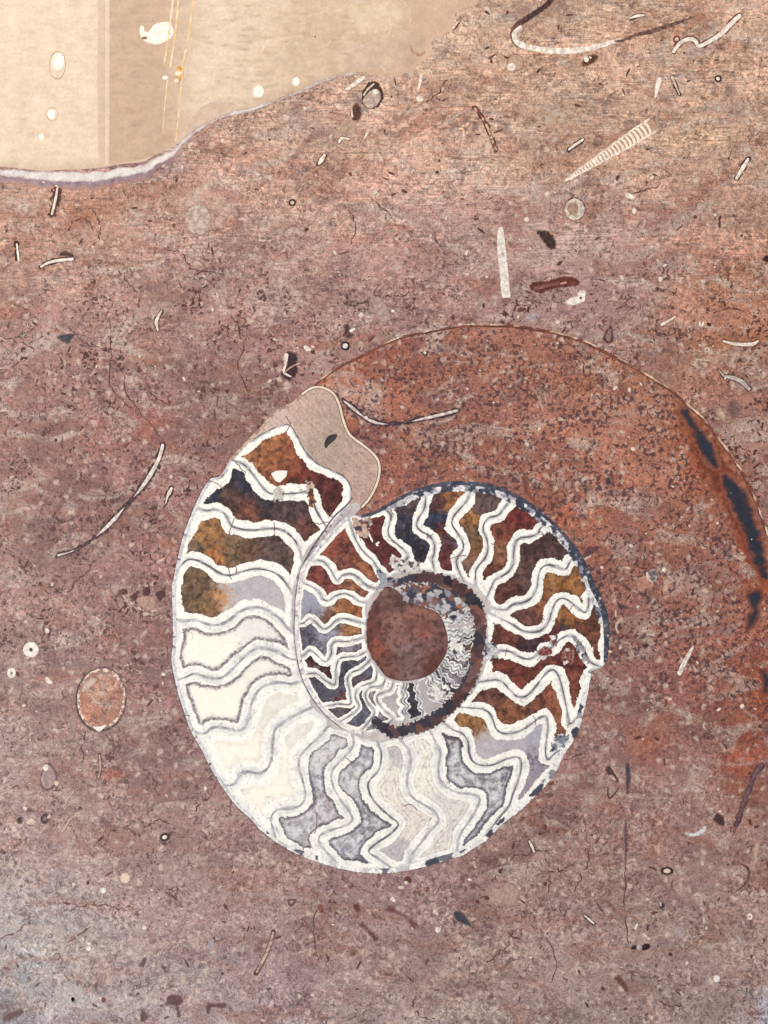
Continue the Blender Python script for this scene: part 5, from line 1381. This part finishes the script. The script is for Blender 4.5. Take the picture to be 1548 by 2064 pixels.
small("shell_sliver", "little pink dash on a dark patch at the coil's upper right edge", "shell sliver", G1, [("patch", 'poly', '8', [(175,430),(200,385),(270,370),(290,395),(240,430),(195,470)], ((108,72,70),(90,64,66)), 0, 3), ("dash", 'rib', '8', ([(180,472),(228,445)], [2.4,2]), ((216,176,164),(196,156,146)), 0, .4)])
plain("pale_grain", "white dot low in the red area near the right edge", "grain", G4, 'oval', '8', (1357,1562,5,5.4,0), WHT, .8)
plain("pale_grain", "white chip left of the low white dot on the right", "grain", G4, 'poly', '8', [(1165,1585),(1195,1570),(1200,1582),(1175,1600)], WHT, .6)

# bottom field
ringdot("dark oval ring with a white eye below left of the coil", '9', 918, 518, 12, WHT, ((70,52,52),(56,42,44)), ry=9, rot=-.4, rr=.42)
small("leaf_shell", "lilac leaf-shaped shell with a white tip, lower left", "shell", None, [("rim", 'poly', '9', [(225,180),(240,135),(270,105),(305,140),(320,200),(285,250),(245,255),(225,220)], ((120,92,92),(104,78,80)), 1.5, 2), ("leaf", 'poly', '9', [(230,185),(250,140),(275,120),(300,150),(312,200),(280,240),(250,245),(232,215)], ((172,148,148),(152,126,126)), 0, 3), ("white_tip", 'oval', '9', (256,130,5,7,.3), WHT, 0, .8), ("white_spot", 'oval', '9', (316,217,5,5,0), CRM, 0, .8)])
sliver("upright dark-edged tan sliver, lower left", '9', [(555,60),(560,130),(548,190)], [1.6,2.2,1.4], ((196,164,146),(150,116,102)), ((86,60,56),(70,50,50)), 2.0)
ringdot("dark ragged ring at lower left with a grey eye", '9', 250, 415, 9, ((150,126,118),(130,106,100)), ((62,46,48),(84,62,60)), ry=12, rot=.3, rr=.4)
plain("pale_grain", "white shard beside the dark ragged ring", "grain", G4, 'poly', '9', [(145,430),(180,410),(200,440),(170,450)], CRM, 1.5)
plain("dark_chip", "dark square speck left of the white shard", "chip", G3, 'poly', '9', [(92,410),(125,405),(125,440),(100,445)], DKB, 1.5)
sliver("thin pale curved thread, lower left", '9', [(425,395),(385,425),(365,465),(345,490)], [2,1.6,2,1.2], ((206,176,156),(180,146,130)), ((140,104,94),(130,96,88)), .6, .6)
sliver("second thin pale thread above the first, lower left", '9', [(415,255),(385,300),(358,350)], [1.2,1.4,1.2], ((200,168,152),(176,142,128)), ((140,104,94),(130,96,88)), .5, .6)
plain("pale_grain", "round cream grain, largest dot below left of the coil", "grain", G4, 'oval', '9', (697,746,11,11,0), ((232,206,184),(216,188,166)), 2)
plain("pale_grain", "bright white dot left of the cream grain", "grain", G4, 'oval', '9', (575,815,7,6.4,0), ((240,232,224),(220,210,202)), 1.5)
plain("pale_grain", "pale lilac-white dot in the lower left middle", "grain", G4, 'oval', '9', (803,1022,5,5,0), WHT, .8)
plain("pale_grain", "white oval dot at lower left, near the brown threadlike crack", "grain", G4, 'oval', '9', (494,1138,5,6.5,.2), WHT, .8)
small("rod_shell", "thin brown rod with pale core and knobbed ends, bottom centre left", "rod", None, [("dark_rim", 'rib', 'J', ([(140,1045),(130,1090),(105,1160),(75,1225),(45,1275)], [5,5,5,5,6]), ((84,54,52),(108,72,66)), 0, 1.6), ("pale_core", 'rib', 'J', ([(140,1050),(128,1100),(105,1160),(75,1222),(50,1268)], [2,3,3,2.8,2]), ((206,176,162),(160,126,116)), 0, .8)])
plain("pale_clast", "long pale grey finger-shaped clast, lower left", "clast", G4, 'poly', '9', [(320,970),(340,960),(352,1040),(370,1130),(350,1165),(318,1140),(308,1050)], ((184,170,162),(164,146,140)), 4)
ringdot("thin dark circle at the foot of the finger-shaped clast", '9', 318, 1183, 8, ((168,146,140),(152,128,122)), ((104,76,72),(120,90,84)), rr=.72)
plain("pale_clast", "wide pale grey blotch near the lower left corner", "clast", G4, 'poly', '9', [(330,1370),(370,1330),(440,1340),(465,1380),(430,1430),(370,1450),(320,1430)], ((190,182,176),(170,156,152)), 10)
plain("pale_clast", "white upright blob under the wide blotch, lower left corner", "clast", G4, 'poly', '9', [(250,1470),(280,1435),(305,1470),(300,1530),(270,1550),(245,1520)], ((206,196,192),(186,172,168)), 4)
plain("brown_chip", "brown spot on the wide pale blotch", "chip", G3, 'oval', '9', (408,1422,7,8,0), ((132,98,92),(118,86,82)), 2)
small("grey_drop", "pale grey drop with dark tip, bottom left of centre", "grain", G4, [("tip", 'rib', '9', ([(1170,1125),(1182,1100),(1193,1075)], [4,4,2]), ((96,74,70),(80,62,62)), 1, 1), ("drop", 'rib', '9', ([(1168,1128),(1175,1112),(1186,1090)], [4.5,5,2]), LLC, 0, .8)])
for k_, (f, pts, lab) in enumerate([
    ('9', [(770,1235),(800,1185),(820,1200),(805,1240),(780,1245)], "dark slanting speck in the lower left middle"),
    ('9', [(705,1395),(730,1385),(745,1400),(765,1380),(785,1390),(765,1405),(735,1408)], "dark double speck near the bottom left"),
    ('9', [(860,1455),(920,1445),(930,1400),(1000,1395),(1025,1440),(1000,1460),(1010,1520),(985,1520),(970,1460),(900,1465)], "branching dark patch at the bottom, left of centre"),
    ('9', [(1140,1460),(1160,1440),(1220,1440),(1255,1435),(1265,1465),(1240,1475),(1180,1470),(1170,1510),(1150,1500)], "dark ragged patch at the bottom beneath the knobbed rod"),
    ('9', [(785,1470),(805,1470),(815,1500),(845,1510),(810,1545),(780,1545)], "dark patch cut by the bottom edge, lower left"),
    ('9', [(895,1235),(915,1225),(930,1250),(945,1270),(920,1272),(905,1260)], "small dark speck right of the slanting one"),
    ('9', [(10,1515),(60,1490),(125,1470),(130,1500),(80,1530),(20,1550)], "dark rusty patch in the bottom left corner"),
]):
    plain("dark_chip", lab, "chip", G3, 'poly', f, pts, ((92,66,68),(112,78,74)), 5)
small("worm_trace", "short brown worm-like mark below the coil, left of the pair", "trace", "brown worm-like marks below the coil", [("trace", 'poly', 'J', [(610,1005),(640,985),(670,1020),(715,1060),(730,1085),(710,1110),(695,1100),(670,1060),(640,1030)], ((116,72,66),(98,62,60)), 0, 3)])
small("worm_trace", "longer brown worm-like mark below the coil, right of the pair", "trace", "brown worm-like marks below the coil", [("trace", 'poly', 'J', [(755,925),(795,890),(830,920),(870,945),(920,975),(945,1000),(935,1035),(905,1020),(880,980),(830,950),(780,940)], ((122,76,68),(104,66,62)), 0, 4)])
plain("brown_chip", "rounded brown spot above the two worm-like marks", "chip", G3, 'poly', 'J', [(580,900),(605,880),(625,900),(625,935),(605,940),(590,925)], ((112,64,56),(98,58,54)), 2)
plain("brown_chip", "faint orange-brown spot below the coil's left part", "chip", G3, 'oval', 'J', (402,910,9,8,0), ((140,88,72),(128,82,70)), 3)
small("brown_chip", "brown blob with a white fleck just under the coil", "chip", G3, [("chip", 'poly', 'J', [(862,760),(880,735),(910,745),(912,770),(880,775)], ((100,58,54),(84,52,50)), 0, 2), ("fleck", 'oval', 'J', (880,770,4,3,0), WHT, 0, .6)])
plain("pale_grain", "flat pale oval under the brown blob below the coil", "grain", G4, 'oval', 'J', (853,798,8,4,0), CRM, .8)
plain("black_chip", "blue-black chip with a rusty tail, below right of the coil", "chip", G3, 'poly', 'J', [(1140,940),(1175,925),(1215,955),(1235,990),(1260,1025),(1240,1020),(1200,1005),(1160,985)], ((58,62,74),(80,66,68)), 2)
plain("pale_clast", "wide pale tan clast below right of the coil", "clast", G4, 'poly', 'J', [(1335,850),(1350,790),(1400,800),(1440,770),(1495,790),(1510,850),(1480,895),(1420,890),(1375,905)], ((180,154,140),(164,134,122)), 8)
small("grey_triangle", "little dark-outlined triangle below the coil's left part", "shell", G1, [("outline", 'poly', 'J', [(220,870),(262,868),(242,902)], ((104,76,72),(92,68,68)), 2, .8), ("inside", 'poly', 'J', [(230,874),(254,873),(242,892)], ((176,150,142),(160,132,126)), 0, .5)])
plain("pale_grain", "white dot just below the coil's lowest edge", "grain", G4, 'oval', 'J', (812,870,4,4.6,0), WHT, .8)
plain("pale_grain", "white dot above the blue-black chip's tail", "grain", G4, 'oval', 'J', (1058,1035,6,7,0), WHT, 1.5)
# bottom right
plain("dark_slit", "upper blue-black upright streak, lower right", "chip", G3, 'rib', 'K', ([(765,110),(768,180),(765,270)], [5,6,4]), ((64,62,78),(88,72,80)), 3)
plain("dark_slit", "lower purple upright streak under the first, lower right", "chip", G3, 'rib', 'K', ([(755,430),(755,500),(757,580),(752,680)], [2,5,4.4,1.4]), ((112,82,88),(92,66,72)), 4)
small("almond_shell", "dark-outlined almond shell beside the blue-black streak", "shell", G1, [("outline", 'poly', 'K', [(640,130),(660,118),(680,140),(705,180),(715,205),(700,215),(670,195),(650,160)], ((80,56,54),(98,70,64)), 0, 1.5), ("inside", 'poly', 'K', [(660,178),(680,172),(702,200),(692,206)], ((196,170,158),(176,148,138)), 0, .6)])
small("almond_shell", "dark-outlined narrow V-shaped shell under the almond one", "shell", G1, [("outline", 'rib', 'K', ([(655,240),(660,300),(690,280),(720,240)], [1.6,2,2,1.2]), ((88,60,56),(74,52,52)), 0, .8), ("inside", 'poly', 'K', [(668,270),(685,235),(695,250),(675,288)], ((176,148,138),(160,132,124)), 0, .6)])
sliver("short pale sliver in a dark slot under the coil's lower right", 'K', [(218,540),(232,570),(246,600)], [2,2.6,1.8], WHT, ((84,54,52),(70,48,48)), 2.4)
plain("dark_slit", "dark curved crack-like arc, bottom right of centre", "chip", G3, 'rib', 'K', ([(592,870),(605,905),(645,950)], [1.4,3.4,1]), ((84,58,56),(72,52,52)), 1)
sliver("thin white and black dash, bottom right of centre", 'K', [(525,955),(550,975),(576,998)], [1.2,2,1.8], WHT, ((70,50,50),(60,46,46)), 2)
plain("shell_sliver", "bluish white crescent at lower right", "shell sliver", G1, 'poly', 'K', [(1085,490),(1130,495),(1165,480),(1190,455),(1205,465),(1185,500),(1140,515),(1100,508)], ((216,212,210),(190,182,182)), 1.5)
plain("black_chip", "dark purple-black chip right of the bluish crescent", "chip", G3, 'poly', 'K', [(1240,415),(1265,380),(1300,400),(1308,445),(1290,460),(1255,440)], ((66,46,52),(82,58,60)), 2)
sliver("long purple-dark leaning splinter at the right edge", 'K', [(1510,120),(1475,165),(1440,260),(1400,360),(1370,450)], [5,4,3.4,4.4,3], ((96,70,80),(120,88,92)), ((84,58,62),(100,70,70)), 2.5, 3)
ringdot("black squarish ring with a cream eye, lower right", 'K', 985, 706, 14, ((226,200,180),(206,178,160)), ((56,42,44),(74,54,54)), ry=9, rr=.5)
plain("dark_slit", "thin dark half-circle line at lower right", "shell", G1, 'rib', 'K', ([(1390,665),(1435,690),(1440,740),(1410,790),(1360,825)], [1,3.4,3,2.4,1]), ((92,64,60),(110,78,72)), 2)
small("chip_pair", "pair of dark chips joined by a lilac-white bead, bottom right", "chip", None, [("chip", 'poly', 'K', [(782,1125),(800,1115),(820,1125),(815,1148),(785,1145)], DKB, 0, 1), ("chip", 'poly', 'K', [(845,1120),(885,1112),(888,1138),(850,1148)], DKB, 0, 1), ("bead", 'oval', 'K', (832,1132,5.4,5,0), LLC, 0, .8)])
plain("dark_chip", "round black dot right of the joined chips", "chip", G3, 'oval', 'K', (1004,1172,5,5,0), DKB, .8)
plain("brown_chip", "soft brown slanting blot near the bottom right", "chip", G3, 'poly', 'K', [(690,1300),(715,1283),(745,1310),(770,1350),(780,1380),(755,1385),(725,1345),(700,1325)], ((112,76,66),(100,68,62)), 3)
plain("pale_grain", "brightest white dot of the bottom right", "grain", G4, 'oval', 'K', (1262,1306,7,8,0), ((240,232,224),(220,210,202)), 1)
plain("white_chip", "white chip above the joined dark chips", "chip", G4, 'poly', 'K', [(795,1025),(815,998),(828,1005),(812,1035)], WHT, 1, "chip")
plain("white_chip", "white bone-shaped chip just over the joined dark chips", "chip", G4, 'poly', 'K', [(848,1050),(862,1050),(880,1072),(895,1080),(885,1092),(865,1078),(850,1065)], WHT, 1, "chip")
ringdot("faint brown ring near the bottom right of centre", 'K', 140, 1346, 7, ((176,148,134),(160,132,120)), ((104,76,68),(120,88,78)), rr=.55)
small("grey_wedge", "grey wedge outlined in black, lower right", "chip", G3, [("outline", 'poly', 'K', [(935,850),(955,880),(968,890),(955,925),(940,905)], ((74,56,56),(62,48,50)), 1.5, .8), ("inside", 'poly', 'K', [(940,865),(955,888),(952,905),(943,895)], LLC, 0, .5)])
ringdot("white oval ring at the lower right edge", 'K', 1446, 960, 6, ((196,170,150),(180,152,136)), WHT, ry=7, rr=.4)
plain("dark_slit", "dark curved sliver beside the grey wedge", "chip", G3, 'rib', 'K', ([(1020,750),(1010,790),(1030,825)], [1.4,3,1.2]), ((90,62,58),(76,54,54)), 1.4)
plain("pale_clast", "pale tan smear at the right edge below the splinter", "clast", G4, 'poly', 'K', [(1460,600),(1480,550),(1505,540),(1500,600),(1470,650)], ((196,164,140),(180,146,124)), 4)
plain("pale_clast", "pale lilac round blotch left of the lilac corner", "clast", G4, 'oval', 'K', (1055,1045,14,13,0), ((178,160,158),(164,144,142)), 6)

# ------------------------------------------------------------------ grit nobody could count
def grit(name, label, n, rlo, rhi, c0, c1, z, elong=1.0, where=None):
    V = []; F = []; C = []
    for i in range(n):
        for _ in range(20):
            x = rng.uniform(-100, 1650); y = rng.uniform(-60, 2150)
            if where is None or where(x, y):
                break
        r = rlo + (rhi - rlo) * rng.rand() ** 2.2
        a = rng.rand() * 6.28; e = 1 + (elong - 1) * rng.rand()
        m = 7
        b = len(V)
        k = rng.rand()
        cc_ = lin(c0) * k + lin(c1) * (1 - k)
        V.append((x, y, z + 0.00002)); C.append(cc_)
        for j in range(m):
            t = 6.2832 * j / m
            u = math.cos(t) * r * e * (0.7 + .6 * rng.rand()); w = math.sin(t) * r / e * (0.7 + .6 * rng.rand())
            V.append((x + u * math.cos(a) - w * math.sin(a), y + u * math.sin(a) + w * math.cos(a), z)); C.append(cc_)
        for j in range(m):
            V.append((V[b + 1 + j][0], V[b + 1 + j][1], -0.0004)); C.append(cc_)
        for j in range(m):
            j2 = (j + 1) % m
            F.append([b, b + 1 + j2, b + 1 + j])
            F.append([b + 1 + j, b + 1 + j2, b + 1 + m + j2, b + 1 + m + j])
    o = mesh_obj(name, V, F, np.array(C), M_SHELL)
    o["kind"] = "stuff"
    o["label"] = label
    return o

coil = catmull(WO[:N_OUT], 2)
def outside(x, y):
    if inside(np.array([x]), np.array([y]), coil)[0]:
        return False
    if inside(np.array([x]), np.array([y]), VBs)[0]:
        return False
    return True
def in_ch(x, y):
    return inside(np.array([x]), np.array([y]), BCP)[0]
grit("white_grit", "scattered tiny white shell grit all over the brown slab", 620, 1.0, 4.2, (232, 214, 198), (184, 158, 142), 0.00012, 1.4, outside)
grit("dark_grit", "scattered tiny dark brown grit and slits in the brown slab", 700, 1.2, 5.0, (86, 54, 50), (112, 70, 60), 0.00010, 2.4, outside)

# ------------------------------------------------------------------ hairline cracks in the slab
SN = node(slab)
TR = [[(250,756),(253,790),(268,812),(290,840),(308,862),(322,882)], [(300,790),(322,806),(340,815)], [(140,660),(170,690),(200,700),(230,706)], [(0,680),(40,688),(70,706)],
      [(420,770),(440,800),(432,840),(446,880)], [(220,640),(224,700),(218,780)], [(470,640),(490,690),(480,740),(500,790)], [(60,1860),(30,1880),(0,1892)], [(140,1900),(165,1880),(180,1870)], [(340,1660),(320,1652),(300,1662)],
      [(1440,630),(1470,622),(1500,630)], [(1255,1700),(1262,1760),(1258,1830),(1266,1900)], [(700,420),(716,450),(708,490)], [(900,160),(880,190),(862,204)], [(1330,372),(1300,384),(1270,390)], [(380,560),(410,548),(450,552)],
      [(640,1830),(630,1880),(640,1930)], [(1100,1890),(1120,1930),(1112,1980)], [(210,1480),(230,1500),(226,1530)], [(1410,1150),(1440,1190),(1430,1230)], [(1020,900),(1060,960),(1090,1010)]]
for q in range(34):
    x = rng.uniform(20, 1528); y = rng.uniform(380, 2040)
    if not outside(x, y):
        continue
    a = rng.uniform(0, 6.28); pts = [(x, y)]
    for j in range(rng.randint(3, 7)):
        a += rng.uniform(-.7, .7); x += math.cos(a) * 15; y += math.sin(a) * 15
        pts.append((x, y))
    if all(outside(*p) for p in pts):
        TR.append(pts)
for q, pts in enumerate(TR):
    P = catmull(np.array(pts, float), 5)
    P = P + np.stack([fbm(P[:, 0], P[:, 1], 9, 3, 1) - .5, fbm(P[:, 0], P[:, 1], 9, 3, 2) - .5], 1) * 12
    t = np.linspace(0, 1, len(P))
    R = 1.9 * np.clip(fbm(t * 60 + q * 13, t * 0, 8, 3, 2) * 1.7 - .35, .1, 1.2)
    X, Y = grid(P, 1.1, 4)
    field_mesh("crack", X, Y, seg_dist(X, Y, P, False, R), M_SHELL, SN, 0.00007, lambda x, y, d: lin((98, 60, 56)) * (0.7 + .6 * fbm(x, y, 14, 2, 1))[:, None], bw=.8)
